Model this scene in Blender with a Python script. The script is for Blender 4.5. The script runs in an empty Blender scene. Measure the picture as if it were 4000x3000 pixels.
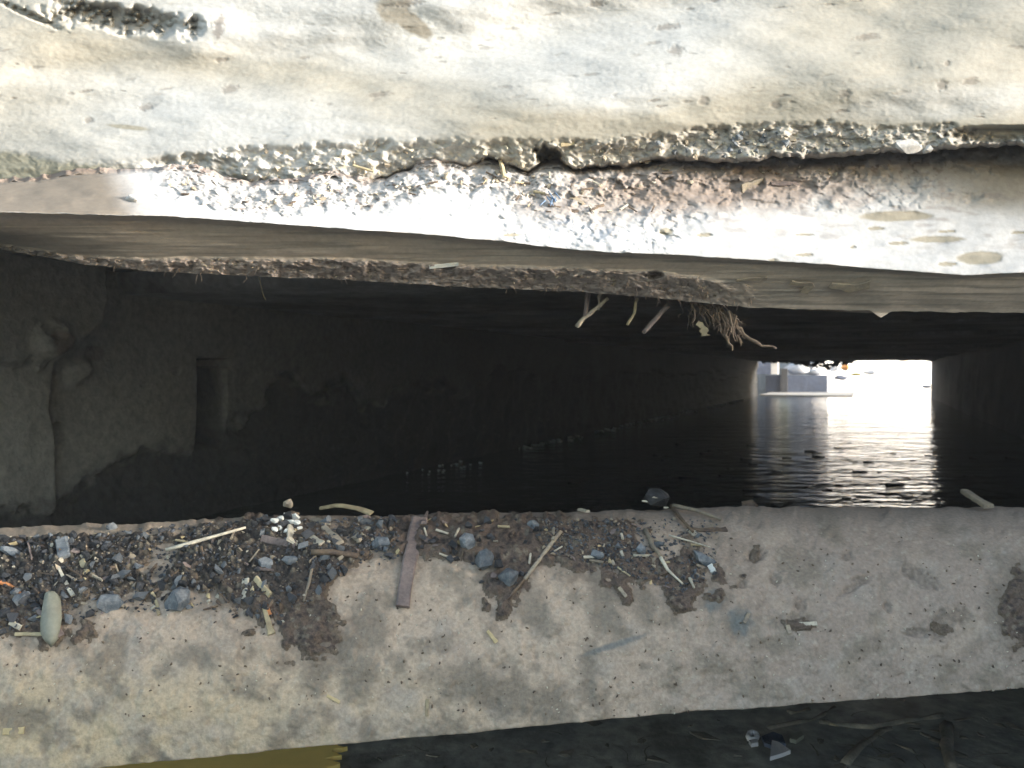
import bpy, math, random
import numpy as np
from mathutils import Vector, Matrix

scn = bpy.context.scene
COL = scn.collection
R = math.radians

# ------------------------------------------------------------------ camera
CAMZ = 0.40
F = 3100.0                    # focal length in photo pixels (4000 x 3000)
PITCH = math.atan(50.0 / F)   # horizon 50 px above the centre
cam_data = bpy.data.cameras.new("camera")
cam_data.sensor_width = 36.0
cam_data.lens = 36.0 * F / 4000.0
cam_data.clip_start = 0.02
cam_data.clip_end = 500.0
cam_data.dof.use_dof = True
cam_data.dof.focus_distance = 0.52
cam_data.dof.aperture_fstop = 20.0
cam = bpy.data.objects.new("camera", cam_data)
cam.location = (0, 0, CAMZ)
cam.rotation_euler = (math.pi / 2 - PITCH, 0, 0)
COL.objects.link(cam)
scn.camera = cam

# ------------------------------------------------------------------ light
SUN_ELEV = 9.0
SUN_AZ = 80.0                 # degrees off the camera's back, towards its right
sdir = Vector((math.sin(R(SUN_AZ)) * math.cos(R(SUN_ELEV)), -math.cos(R(SUN_AZ)) * math.cos(R(SUN_ELEV)), math.sin(R(SUN_ELEV))))
world = bpy.data.worlds.new("World")
scn.world = world
world.use_nodes = True
nt = world.node_tree
nt.nodes.clear()
sky = nt.nodes.new("ShaderNodeTexSky")
sky.sky_type = 'NISHITA'
sky.sun_disc = False
sky.sun_elevation = R(SUN_ELEV)
sky.sun_rotation = math.atan2(sdir.x, sdir.y)
sky.dust_density = 2.0
bg = nt.nodes.new("ShaderNodeBackground")
bg.inputs[1].default_value = 0.15
wo = nt.nodes.new("ShaderNodeOutputWorld")
nt.links.new(sky.outputs[0], bg.inputs[0])
nt.links.new(bg.outputs[0], wo.inputs[0])
sd = bpy.data.lights.new("sun", 'SUN')
sd.energy = 4.8
sd.angle = R(10)
sd.color = (1.0, 0.96, 0.90)
sun = bpy.data.objects.new("sun", sd)
sun.rotation_euler = (-sdir).to_track_quat('-Z', 'Y').to_euler()
COL.objects.link(sun)
scn.view_settings.view_transform = 'Standard'
scn.view_settings.look = 'None'
scn.view_settings.gamma = 1.0
scn.view_settings.use_curve_mapping = False
scn.view_settings.exposure = 2.12

# ------------------------------------------------------------------ helpers
cp, sp_ = math.cos(PITCH), math.sin(PITCH)

def P(px, py, d):
    """the point at depth d (metres along +Y) seen at photo pixel px, py; arrays allowed"""
    a = (np.asarray(px, float) - 2000.0) / F
    b = (1500.0 - np.asarray(py, float)) / F
    dy = cp + b * sp_
    dz = -sp_ + b * cp
    d = np.asarray(d, float)
    t = d / dy
    return np.stack(np.broadcast_arrays(a * t, d, CAMZ + dz * t), -1)

def PW(px, py, z=0.0):
    """the point on the level z seen at a photo pixel"""
    a = (np.asarray(px, float) - 2000.0) / F
    b = (1500.0 - np.asarray(py, float)) / F
    dy = cp + b * sp_
    dz = -sp_ + b * cp
    t = (z - CAMZ) / dz
    return np.stack(np.broadcast_arrays(a * t, dy * t, np.full_like(a * t, z)), -1)

def proj(p):
    x, y, z = p[..., 0], p[..., 1], p[..., 2] - CAMZ
    f = y * cp - z * sp_
    u = y * sp_ + z * cp
    return 2000 + F * x / f, 1500 - F * u / f

class VN:
    """tiling value noise"""
    def __init__(s, seed):
        s.t = np.random.RandomState(seed).rand(256, 256)
    def n(s, x, y):
        xi = np.floor(x).astype(int); yi = np.floor(y).astype(int)
        fx = x - xi; fy = y - yi
        fx = fx * fx * (3 - 2 * fx); fy = fy * fy * (3 - 2 * fy)
        a = s.t[xi & 255, yi & 255]; b = s.t[(xi + 1) & 255, yi & 255]
        c = s.t[xi & 255, (yi + 1) & 255]; d = s.t[(xi + 1) & 255, (yi + 1) & 255]
        return (a * (1 - fx) + b * fx) * (1 - fy) + (c * (1 - fx) + d * fx) * fy
    def fbm(s, x, y, o=4, g=0.5):
        r = 0; a = 1; t = 0
        for k in range(o):
            r = r + a * s.n(x * 2 ** k + 17.3 * k, y * 2 ** k + 9.1 * k); t += a; a *= g
        return r / t - 0.5

NA, NB, NC_, ND = VN(1), VN(2), VN(3), VN(4)

def cells(x, y, seed):
    """rounded grains: 1 at a grain centre falling to 0, plus a random value per grain"""
    rs = np.random.RandomState(seed)
    jx = rs.rand(64, 64); jy = rs.rand(64, 64); jv = rs.rand(64, 64)
    xi = np.floor(x).astype(int); yi = np.floor(y).astype(int)
    best = np.full(np.shape(x), 9.0); val = np.zeros(np.shape(x))
    for dx in (-1, 0, 1):
        for dy in (-1, 0, 1):
            cx, cy = (xi + dx) & 63, (yi + dy) & 63
            d = (x - (xi + dx + jx[cx, cy])) ** 2 + (y - (yi + dy + jy[cx, cy])) ** 2
            m = d < best
            best = np.where(m, d, best); val = np.where(m, jv[cx, cy], val)
    return np.clip(1 - best * 2.2, 0, 1), val

def facets(x, y, seed):
    """broken stone faces: a tilted plane per irregular cell"""
    rs = np.random.RandomState(seed)
    jx = rs.rand(64, 64); jy = rs.rand(64, 64); jv = rs.rand(64, 64); tx = rs.uniform(-1, 1, (64, 64)); ty = rs.uniform(-1, 1, (64, 64))
    x = x + 0.5 * NC_.fbm(x * 1.3, y * 1.3, 3); y = y + 0.5 * ND.fbm(x * 1.3, y * 1.3, 3)
    xi = np.floor(x).astype(int); yi = np.floor(y).astype(int)
    best = np.full(np.shape(x), 9.0); val = np.zeros(np.shape(x)); hh = np.zeros(np.shape(x))
    for dx in (-1, 0, 1):
        for dy in (-1, 0, 1):
            cx, cy = (xi + dx) & 63, (yi + dy) & 63
            ox = x - (xi + dx + jx[cx, cy]); oy = y - (yi + dy + jy[cx, cy]); d = ox * ox + oy * oy
            m = d < best
            best = np.where(m, d, best); val = np.where(m, jv[cx, cy], val); hh = np.where(m, jv[cx, cy] + 0.9 * (tx[cx, cy] * ox + ty[cx, cy] * oy), hh)
    return hh, val

def sstep(a, b, x):
    t = np.clip((x - a) / (b - a), 0, 1)
    return t * t * (3 - 2 * t)

def blob(px, py, cx, cy, rx, ry, ang=0.0, soft=0.25, rough=0.25, sc=None):
    c, s = math.cos(R(ang)), math.sin(R(ang))
    dx, dy = px - cx, py - cy
    u = (dx * c + dy * s) / rx; v = (-dx * s + dy * c) / ry
    r = np.sqrt(u * u + v * v)
    if rough:
        k = sc or max(12.0, 0.5 * min(rx, ry))
        r = r + rough * 2 * NB.fbm(px / k + cx * 0.013, py / k + cy * 0.017, 3)
    return 1 - sstep(1 - soft, 1 + soft, r)

def line(px, py, pts, w, rough=0.0):
    """1 on a polyline of half width w"""
    best = np.full(np.shape(px), 1e9)
    if rough:
        px = px + rough * NA.fbm(px / 25., py / 25., 3); py = py + rough * NB.fbm(px / 25., py / 25., 3)
    for (x0, y0), (x1, y1) in zip(pts[:-1], pts[1:]):
        vx, vy = x1 - x0, y1 - y0
        t = np.clip(((px - x0) * vx + (py - y0) * vy) / (vx * vx + vy * vy), 0, 1)
        best = np.minimum(best, np.hypot(px - x0 - t * vx, py - y0 - t * vy))
    return 1 - sstep(w * 0.6, w * 1.4, best)

def mix(c, col, m):
    m = np.clip(m, 0, 1)[..., None]
    return c * (1 - m) + np.array(col) * m

def link_mesh(name, verts, faces, mat, parent=None, smooth=False, loc=None):
    me = bpy.data.meshes.new(name)
    me.from_pydata([tuple(v) for v in verts], [], faces)
    if smooth:
        me.polygons.foreach_set("use_smooth", [True] * len(me.polygons))
    me.materials.append(mat)
    me.update()
    ob = bpy.data.objects.new(name, me)
    COL.objects.link(ob)
    if loc is not None: ob.location = loc
    if parent is not None: ob.parent = parent
    return ob

def grid_mesh(name, pos, mat, colr=None, parent=None, keep=None, flip=False):
    n, m, _ = pos.shape
    me = bpy.data.meshes.new(name)
    idx = np.arange(n * m).reshape(n, m)
    a, b, c, d = idx[:-1, :-1], idx[1:, :-1], idx[1:, 1:], idx[:-1, 1:]
    q = np.stack([a, b, c, d] if not flip else [a, d, c, b], -1).reshape(-1, 4)
    P3 = pos.reshape(-1, 3)
    C3 = None if colr is None else colr.reshape(-1, 3)
    if keep is not None:
        k = (keep[:-1, :-1] | keep[1:, :-1] | keep[1:, 1:] | keep[:-1, 1:]).reshape(-1)
        q = q[k]
        used = np.unique(q); remap = np.zeros(n * m, int); remap[used] = np.arange(len(used))
        q = remap[q]; P3 = P3[used]
        if C3 is not None: C3 = C3[used]
    nf = len(q)
    me.vertices.add(len(P3)); me.vertices.foreach_set("co", P3.astype(np.float32).ravel())
    me.loops.add(nf * 4); me.loops.foreach_set("vertex_index", q.astype(np.int32).ravel())
    me.polygons.add(nf)
    me.polygons.foreach_set("loop_start", np.arange(0, nf * 4, 4, dtype=np.int32))
    me.polygons.foreach_set("loop_total", np.full(nf, 4, dtype=np.int32))
    me.polygons.foreach_set("use_smooth", np.ones(nf, dtype=bool))
    if C3 is not None:
        at = me.color_attributes.new("Col", 'FLOAT_COLOR', 'POINT')
        at.data.foreach_set("color", np.concatenate([C3, np.ones((len(C3), 1))], 1).astype(np.float32).ravel())
    me.materials.append(mat)
    me.update(calc_edges=True); me.validate()
    ob = bpy.data.objects.new(name, me)
    COL.objects.link(ob)
    if parent is not None: ob.parent = parent
    return ob

LASTO = [None]
def tag(o, label=None, cat=None, group=None, kind=None):
    LASTO[0] = o
    if label: o["label"] = label
    if cat: o["category"] = cat
    if group: o["group"] = group
    if kind: o["kind"] = kind
    return o

def empty(name, loc=(0, 0, 0)):
    o = bpy.data.objects.new(name, None)
    o.empty_display_size = 0.05
    COL.objects.link(o); o.location = loc
    return o

def grid_normals(pos):
    du = np.gradient(pos, axis=0); dv = np.gradient(pos, axis=1)
    n = np.cross(du, dv)
    n /= np.linalg.norm(n, axis=-1, keepdims=True) + 1e-12
    # towards the camera
    s = np.sign(np.sum(n * (np.array([0, 0, CAMZ]) - pos), -1, keepdims=True))
    return n * np.where(s == 0, 1, s)

# ------------------------------------------------------------------ materials
def mat(name, col=(0.3, 0.3, 0.3), rough=0.85, vc=False, nscale=400., var=0.25, bump=0.3, bdist=0.002, spec=0.4,
        col2=None, big=0.0, bigscale=25.0, objrand=0.0):
    m = bpy.data.materials.new(name); m.use_nodes = True
    t = m.node_tree; b = t.nodes["Principled BSDF"]; L = t.links.new
    b.inputs["Roughness"].default_value = rough
    b.inputs["Specular IOR Level"].default_value = spec
    geo = t.nodes.new("ShaderNodeTexCoord")
    n1 = t.nodes.new("ShaderNodeTexNoise"); n1.inputs["Scale"].default_value = nscale
    n1.inputs["Detail"].default_value = 5; n1.inputs["Roughness"].default_value = 0.65
    L(geo.outputs["Object"], n1.inputs["Vector"])
    mr = t.nodes.new("ShaderNodeMapRange"); mr.inputs[1].default_value = 0.3; mr.inputs[2].default_value = 0.7
    mr.inputs[3].default_value = 1 - var; mr.inputs[4].default_value = 1 + var
    L(n1.outputs[0], mr.inputs[0])
    if vc:
        src = t.nodes.new("ShaderNodeVertexColor"); src.layer_name = "Col"; base = src.outputs[0]
    else:
        src = t.nodes.new("ShaderNodeMix"); src.data_type = 'RGBA'
        src.inputs[6].default_value = (*col, 1); src.inputs[7].default_value = (*(col2 or col), 1)
        n3 = t.nodes.new("ShaderNodeTexNoise"); n3.inputs["Scale"].default_value = nscale * 0.2
        L(geo.outputs["Object"], n3.inputs["Vector"])
        m3 = t.nodes.new("ShaderNodeMapRange"); m3.inputs[1].default_value = 0.38; m3.inputs[2].default_value = 0.62
        L(n3.outputs[0], m3.inputs[0]); L(m3.outputs[0], src.inputs[0]); base = src.outputs[2]
    vm = t.nodes.new("ShaderNodeVectorMath"); vm.operation = 'SCALE'
    L(base, vm.inputs[0])
    fac = mr.outputs[0]
    if big:
        n2 = t.nodes.new("ShaderNodeTexNoise"); n2.inputs["Scale"].default_value = bigscale; n2.inputs["Detail"].default_value = 4
        L(geo.outputs["Object"], n2.inputs["Vector"])
        m2 = t.nodes.new("ShaderNodeMapRange"); m2.inputs[1].default_value = 0.35; m2.inputs[2].default_value = 0.65
        m2.inputs[3].default_value = 1 - big; m2.inputs[4].default_value = 1 + big
        L(n2.outputs[0], m2.inputs[0])
        mu = t.nodes.new("ShaderNodeMath"); mu.operation = 'MULTIPLY'
        L(fac, mu.inputs[0]); L(m2.outputs[0], mu.inputs[1]); fac = mu.outputs[0]
    if objrand:
        oi = t.nodes.new("ShaderNodeObjectInfo")
        m4 = t.nodes.new("ShaderNodeMapRange"); m4.inputs[3].default_value = 1 - objrand; m4.inputs[4].default_value = 1 + objrand
        L(oi.outputs["Random"], m4.inputs[0])
        mu = t.nodes.new("ShaderNodeMath"); mu.operation = 'MULTIPLY'
        L(fac, mu.inputs[0]); L(m4.outputs[0], mu.inputs[1]); fac = mu.outputs[0]
    L(fac, vm.inputs["Scale"])
    L(vm.outputs[0], b.inputs["Base Color"])
    if bump:
        bp = t.nodes.new("ShaderNodeBump"); bp.inputs["Strength"].default_value = bump; bp.inputs["Distance"].default_value = bdist
        L(n1.outputs[0], bp.inputs["Height"]); L(bp.outputs[0], b.inputs["Normal"])
    return m

M_up = mat("pale_concrete", vc=True, rough=0.8, nscale=260, var=0.12, bump=0.15, bdist=0.0008)
M_low = mat("weathered_coping", vc=True, rough=0.9, nscale=420, var=0.20, bump=0.5, bdist=0.0016)
M_soil = mat("damp_soil", vc=True, rough=0.95, nscale=700, var=0.35, bump=0.8, bdist=0.003, spec=0.2)
M_wall = mat("rough_render", vc=True, rough=0.8, nscale=60, var=0.25, bump=0.6, bdist=0.008, spec=0.3)
M_deck = mat("old_concrete", (0.42, 0.42, 0.43), 0.85, nscale=40, var=0.3, bump=0.5, bdist=0.01, big=0.35, bigscale=3, col2=(0.33, 0.33, 0.34))
M_rightwall = mat("dark_wet_wall", (0.035, 0.036, 0.040), 0.8, nscale=30, var=0.35, bump=0.6, bdist=0.015, big=0.4, bigscale=2.5)
M_bright = mat("pale_plaster", (0.55, 0.53, 0.50), 0.85, nscale=12, var=0.2, bump=0.4, bdist=0.02, big=0.2, bigscale=1.2, col2=(0.42, 0.40, 0.36))
M_white2 = mat("far_white", (0.85, 0.84, 0.82), 0.85, nscale=6, var=0.06, bump=0.3, bdist=0.01, big=0.05, bigscale=1)  # near white, so the far outdoors blows out
M_ground = mat("dusty_ground", (0.30, 0.25, 0.19), 0.95, nscale=8, var=0.3, bump=0.4, bdist=0.03, col2=(0.22, 0.19, 0.15))
M_block = mat("grey_blue_block", (0.08, 0.10, 0.15), 0.85, nscale=14, var=0.3, bump=0.5, bdist=0.02, big=0.2, bigscale=3)
M_sack = mat("white_sack", (0.66, 0.67, 0.70), 0.6, nscale=40, var=0.12, bump=0.4, bdist=0.02)
M_orange = mat("orange_plastic", (0.75, 0.28, 0.03), 0.4, var=0.05, bump=0)
M_yellow = mat("yellow_plastic", (0.75, 0.60, 0.05), 0.4, var=0.05, bump=0)
M_char = mat("charcoal_stone", (0.042, 0.045, 0.050), 0.38, nscale=900, var=0.4, bump=0.8, bdist=0.001, col2=(0.085, 0.09, 0.10), objrand=0.5)
M_grey = mat("blue_grey_stone", (0.21, 0.225, 0.235), 0.7, nscale=900, var=0.25, bump=0.6, bdist=0.001, col2=(0.10, 0.12, 0.14), objrand=0.3)
M_tan = mat("tan_stone", (0.38, 0.32, 0.23), 0.8, nscale=900, var=0.2, bump=0.4, bdist=0.0006, col2=(0.28, 0.24, 0.19), objrand=0.35)
M_pale = mat("pale_chip", (0.62, 0.57, 0.45), 0.7, nscale=700, var=0.15, bump=0.4, bdist=0.0005, col2=(0.45, 0.41, 0.33), objrand=0.2)
M_white = mat("white_crumb", (0.80, 0.80, 0.74), 0.6, nscale=900, var=0.1, bump=0.6, bdist=0.0008)
M_straw = mat("dry_straw", (0.52, 0.44, 0.27), 0.65, nscale=500, var=0.2, bump=0.3, bdist=0.0005, col2=(0.36, 0.29, 0.18), objrand=0.25)
M_wood = mat("grey_wood", (0.24, 0.19, 0.17), 0.85, nscale=450, var=0.25, bump=0.6, bdist=0.0008, col2=(0.17, 0.135, 0.125), objrand=0.15)
M_root = mat("dry_root", (0.17, 0.125, 0.085), 0.85, nscale=600, var=0.3, bump=0.5, bdist=0.0005, col2=(0.10, 0.075, 0.06), objrand=0.2)
M_leaf = mat("dry_leaf", (0.50, 0.40, 0.22), 0.7, nscale=400, var=0.15, bump=0.3, bdist=0.0004, objrand=0.2)
M_rust = mat("orange_twig", (0.50, 0.22, 0.09), 0.7, nscale=500, var=0.2, bump=0.3, bdist=0.0004)
M_pebg = mat("green_grey_pebble", (0.25, 0.25, 0.20), 0.6, nscale=300, var=0.15, bump=0.2, bdist=0.0005, col2=(0.24, 0.25, 0.20))
M_blue = mat("blue_fibre", (0.14, 0.22, 0.34), 0.6, var=0.1, bump=0)
M_bed = mat("canal_bed", (0.06, 0.055, 0.045), 0.9, nscale=10)
M_sub = mat("silted_litter", (0.22, 0.19, 0.15), 0.7, nscale=200, var=0.3, bump=0.4, bdist=0.002, col2=(0.13, 0.12, 0.10), objrand=0.3)
M_sunpatch = mat("ochre_sunlit_water", (0.92, 0.66, 0.20), 0.6, nscale=25, var=0.06, bump=0.1, bdist=0.002)  # stands in for sunlight on the murky water
M_film = mat("white_film", (0.75, 0.75, 0.78), 0.35, nscale=200, var=0.05, bump=0.2, bdist=0.001)
M_foam = mat("foam_fleck", (0.55, 0.60, 0.62), 0.3, nscale=300, var=0.2, bump=0.3, bdist=0.001)

def water_mat():
    m = bpy.data.materials.new("murky_water"); m.use_nodes = True
    t = m.node_tree; b = t.nodes["Principled BSDF"]; L = t.links.new
    b.inputs["Roughness"].default_value = 0.10
    b.inputs["IOR"].default_value = 1.33
    tc = t.nodes.new("ShaderNodeTexCoord")
    nz = t.nodes.new("ShaderNodeTexNoise"); nz.inputs["Scale"].default_value = 14; nz.inputs["Detail"].default_value = 6
    nz.inputs["Roughness"].default_value = 0.65
    L(tc.outputs["Object"], nz.inputs["Vector"])
    cr = t.nodes.new("ShaderNodeValToRGB")
    cr.color_ramp.elements[0].position = 0.35; cr.color_ramp.elements[0].color = (0.04, 0.046, 0.048, 1)
    cr.color_ramp.elements[1].position = 0.72; cr.color_ramp.elements[1].color = (0.15, 0.14, 0.12, 1)
    L(nz.outputs[0], cr.inputs[0]); L(cr.outputs[0], b.inputs["Base Color"])
    mp = t.nodes.new("ShaderNodeMapping"); mp.inputs["Scale"].default_value = (1.0, 1.6, 1.0)
    L(tc.outputs["Object"], mp.inputs[0])
    a1 = t.nodes.new("ShaderNodeTexNoise"); a1.inputs["Scale"].default_value = 9; a1.inputs["Detail"].default_value = 3
    a2 = t.nodes.new("ShaderNodeTexNoise"); a2.inputs["Scale"].default_value = 2.2; a2.inputs["Detail"].default_value = 1
    L(mp.outputs[0], a1.inputs["Vector"]); L(mp.outputs[0], a2.inputs["Vector"])
    ad = t.nodes.new("ShaderNodeMath"); ad.operation = 'MULTIPLY_ADD'; ad.inputs[1].default_value = 1.2
    L(a2.outputs[0], ad.inputs[0]); L(a1.outputs[0], ad.inputs[2])
    bp = t.nodes.new("ShaderNodeBump"); bp.inputs["Strength"].default_value = 1.0; bp.inputs["Distance"].default_value = 0.0095
    L(ad.outputs[0], bp.inputs["Height"]); L(bp.outputs[0], b.inputs["Normal"])
    return m
M_water = water_mat()

# ------------------------------------------------------------------ the setting
YAW = math.atan(1400.0 / F)            # the culvert runs off to the right
cy_, sy_ = math.cos(YAW), math.sin(YAW)
VL, VR, UEND = -1.677, 0.838, 13.4

def W(u, v, z):
    return np.stack(np.broadcast_arrays(np.asarray(u) * sy_ + np.asarray(v) * cy_, np.asarray(u) * cy_ - np.asarray(v) * sy_, np.asarray(z, float)), -1)

def hexa(name, c8, m, parent=None):
    """box from eight corners (bottom four counter clockwise, then top four)"""
    f = [(0, 3, 2, 1), (4, 5, 6, 7), (0, 1, 5, 4), (1, 2, 6, 5), (2, 3, 7, 6), (3, 0, 4, 7)]
    c8 = np.array(c8, float); c = c8.mean(0)
    return link_mesh(name, c8 - c, f, m, parent, loc=tuple(c))

def wbox(name, u0, u1, v0, v1, z0, z1, m, parent=None):
    c = [W(u0, v0, z0), W(u0, v1, z0), W(u1, v1, z0), W(u1, v0, z0), W(u0, v0, z1), W(u0, v1, z1), W(u1, v1, z1), W(u1, v0, z1)]
    return hexa(name, c, m, parent)

# water, bed, ground
link_mesh("water", [(-60, -20, 0), (60, -20, 0), (60, 90, 0), (-60, 90, 0)], [(0, 1, 2, 3)], M_water)["kind"] = "structure"
link_mesh("canal_bed", [(-60, -20, -0.5), (60, -20, -0.5), (60, 90, -0.5), (-60, 90, -0.5)], [(0, 1, 2, 3)], M_bed)["kind"] = "structure"
GZ = 0.86
for v0, v1, u1, z1 in ((-80, VL - 0.92, 200, GZ - 0.03), (VR + 0.33, 80, UEND, GZ - 0.03)):
    g = wbox("ground", 1.3, u1, v0, v1, -0.4, z1, M_ground); g["kind"] = "structure"
g = wbox("ground", UEND + 0.03, 200, VR + 0.6, 80, -0.4, 0.06, M_white2); g["kind"] = "structure"

# left wall: a relief built from what the photo shows of its render, crack and drain slot
pxs = np.concatenate([np.linspace(-4500, -520, 50), np.linspace(-500, 1700, 520), np.linspace(1704, 2700, 200), np.linspace(2710, 2958, 60)])
a = (pxs - 2000) / F
yy = -VL / cy_ / (sy_ / cy_ - a)       # depth where the pixel column meets the wall
uu = (yy + VL * sy_) / cy_
zz = np.linspace(-0.05, 0.66, 190)
U, Z = np.meshgrid(uu, zz, indexing='ij')
base = W(U, np.full_like(U, VL), Z)
px, py = proj(base)
h = 0.012 * NA.fbm(U * 6, Z * 6, 4) * 2
rough_h = 0.016 * (NB.fbm(U * 14, Z * 14, 4)) * 2
low = np.interp(px, [-500, 180, 300, 430, 600, 750, 756, 858, 862, 930, 1010, 1030, 1110, 1180, 1260, 1340, 1420, 1500, 1560, 1700, 1800, 1850, 1950, 2100, 2300, 2500, 2960],
                [2000, 1990, 1900, 1790, 1745, 1760, 1700, 1640, 1640, 1655, 1600, 1540, 1440, 1520, 1555, 1480, 1600, 1560, 1500, 1500, 1550, 1500, 1440, 1480, 1470, 1465, 1460])
low = low + 50 * NB.fbm(px / 45., py / 45., 4) * 2
pl = sstep(8, -8, py - low)
disp = h + 0.014 * pl + rough_h * (1 - pl)
slot = sstep(752, 764, px) * sstep(872, 860, px) * sstep(1390 + 14 * NA.n(px / 18., px * 0), 1408, py) * sstep(1760, 1640, py)
slot = np.maximum(slot, sstep(862, 870, px) * sstep(890, 884, px) * sstep(1400, 1412, py) * sstep(1440, 1425, py))
disp = disp - 0.42 * slot
bx = np.interp(py, [900, 1060, 1180, 1270, 1320, 1380, 1430, 3000], [345, 352, 358, 332, 265, 205, 175, 150]) + 14 * NA.fbm(py / 30., px / 60., 3)
bould = sstep(6, -14, px - bx) * sstep(1440, 1400, py + 60 * NB.fbm(px / 50., py / 50., 3))
crackx = np.interp(py, [1380, 1460, 1600, 1700, 1850, 2100], [182, 178, 158, 182, 190, 192]) + 10 * NA.fbm(py / 26., py * 0 + 3.3, 3)
crack = np.exp(-((px - crackx) / 11.0) ** 2) * sstep(1360, 1400, py)
left = sstep(4, -4, px - crackx) * sstep(1330, 1420, py)
disp = disp + 0.055 * bould + 0.025 * left * (1 - bould) - 0.05 * crack
lump = blob(px, py, 285, 1450, 40, 55, 40, 0.4) + blob(px, py, 130, 1330, 70, 60, 0, 0.4) - blob(px, py, 120, 1300, 40, 20, 20, .4) - blob(px, py, 210, 1690, 26, 30, 0, .4) * 1.5
lump = lump - blob(px, py, 670, 1450, 14, 14) - blob(px, py, 540, 1500, 12, 8)
disp = disp + 0.02 * lump
pos = base + disp[..., None] * W(0, 1, 0)
c = np.ones(pos.shape) * np.array([0.45, 0.42, 0.37])
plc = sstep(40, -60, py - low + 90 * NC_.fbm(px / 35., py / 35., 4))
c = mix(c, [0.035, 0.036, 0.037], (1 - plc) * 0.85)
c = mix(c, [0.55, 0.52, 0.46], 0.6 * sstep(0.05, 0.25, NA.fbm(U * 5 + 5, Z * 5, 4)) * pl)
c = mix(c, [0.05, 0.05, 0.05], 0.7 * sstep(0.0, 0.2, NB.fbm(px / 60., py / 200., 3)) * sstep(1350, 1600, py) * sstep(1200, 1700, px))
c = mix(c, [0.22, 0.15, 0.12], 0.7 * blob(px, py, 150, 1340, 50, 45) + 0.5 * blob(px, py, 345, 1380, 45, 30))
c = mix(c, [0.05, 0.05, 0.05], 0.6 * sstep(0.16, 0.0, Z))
c = mix(c, [0.02, 0.02, 0.02], 0.9 * sstep(600, 1900, px))  # darkens inward: the culvert's gloom painted into the wall colour
c = mix(c, [0.15, 0.15, 0.14], 0.2 * sstep(0.22, 0.3, NA.fbm(px / 14., py / 14., 2)) * sstep(1450, 1650, py) * (1 - pl))
c = mix(c, [0.02, 0.02, 0.02], np.clip(slot * 8, 0, 1))  # slot painted near black for the dark of the recess
lw = empty("canal_wall", tuple(W(6, VL, 0)))
tag(lw, "dark long left wall of the culvert, cracked and patchy grey render above black water", "wall")
def grel(o, par):
    o.parent = par; o.matrix_parent_inverse = Matrix.Translation(-Vector(par.location)); return o
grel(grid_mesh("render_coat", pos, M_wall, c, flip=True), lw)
grel(wbox("masonry_core", -0.6, 30.0, VL - 0.9, VL - 0.46, -0.4, GZ, M_deck), lw)
rw = empty("canal_wall", tuple(W(6, VR, 0)))
tag(rw, "dark right wall of the culvert, right of the bright opening", "wall")
uu2 = np.linspace(1.0, UEND, 260); zz2 = np.linspace(-0.05, 0.66, 40)
U2, Z2 = np.meshgrid(uu2, zz2, indexing='ij')
d2 = 0.02 * NA.fbm(U2 * 3, Z2 * 3, 4) * 2
pos = W(U2, VR - 0.01 - d2, Z2)
c = np.ones(pos.shape) * np.array([0.11, 0.12, 0.15])
c = mix(c, [0.16, 0.17, 0.20], sstep(0.05, 0.25, NB.fbm(U2 * 2, Z2 * 4, 4)))
grel(grid_mesh("render_coat", pos, M_wall, c), rw)
grel(wbox("masonry_core", 0.9, UEND + 0.02, VR + 0.02, VR + 0.32, -0.4, GZ, M_deck), rw)

# roof of the culvert: cast slab with separate soffit panels
dk = empty("culvert_roof", tuple(W(7, 0, 0.6)))
tag(dk, "low dark concrete roof of the culvert spanning the water", "roof")
grel(hexa("roof_slab", [P_ for P_ in [(-2.3, 0.66, 0.64), (1.35, 0.66, 0.64), W(UEND, VR + 0.3, 0.64), W(UEND, VL - 0.3, 0.64),
      (-2.3, 0.66, GZ), (1.35, 0.66, GZ), W(UEND, VR + 0.3, GZ), W(UEND, VL - 0.3, GZ)]], M_deck), dk)
random.seed(5)
u = 1.35
k = 0
while u < UEND - 0.2:
    w = min(random.uniform(0.8, 1.1), UEND - u)
    if UEND - (u + w) < 0.5: w = UEND - u
    zb = 0.575 + random.uniform(-0.012, 0.02)
    if u + w >= UEND - 0.01: zb = 0.56
    n = 40
    us = np.array([u + 0.01, u + 0.03, u + w - 0.05, u + w - 0.025]); zs = np.array([zb + 0.03, zb, zb, zb + 0.03])
    vs = np.linspace(VL - 0.15, VR + 0.0, n)
    UU, VV = np.meshgrid(us, vs, indexing='ij'); ZZ = np.repeat(zs[:, None], n, 1) + 0.012 * NA.fbm(VV * 8 + k, UU * 2, 3)
    if u + w >= UEND - 0.01:      # spalled edge over the opening
        ZZ[2:] -= 0.05 * np.clip(NB.fbm(VV[2:] * 9, UU[2:] * 0, 4) * 2, 0, 1)
    top = np.array([[W(u + 0.01, v, 0.638) for v in vs]]); top2 = np.array([[W(u + w - 0.025, v, 0.638) for v in vs]])
    pos = np.concatenate([top, W(UU, VV, ZZ), top2], 0)
    grel(grid_mesh("soffit_panel", pos, M_deck), dk)
    u += w; k += 1

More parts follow.
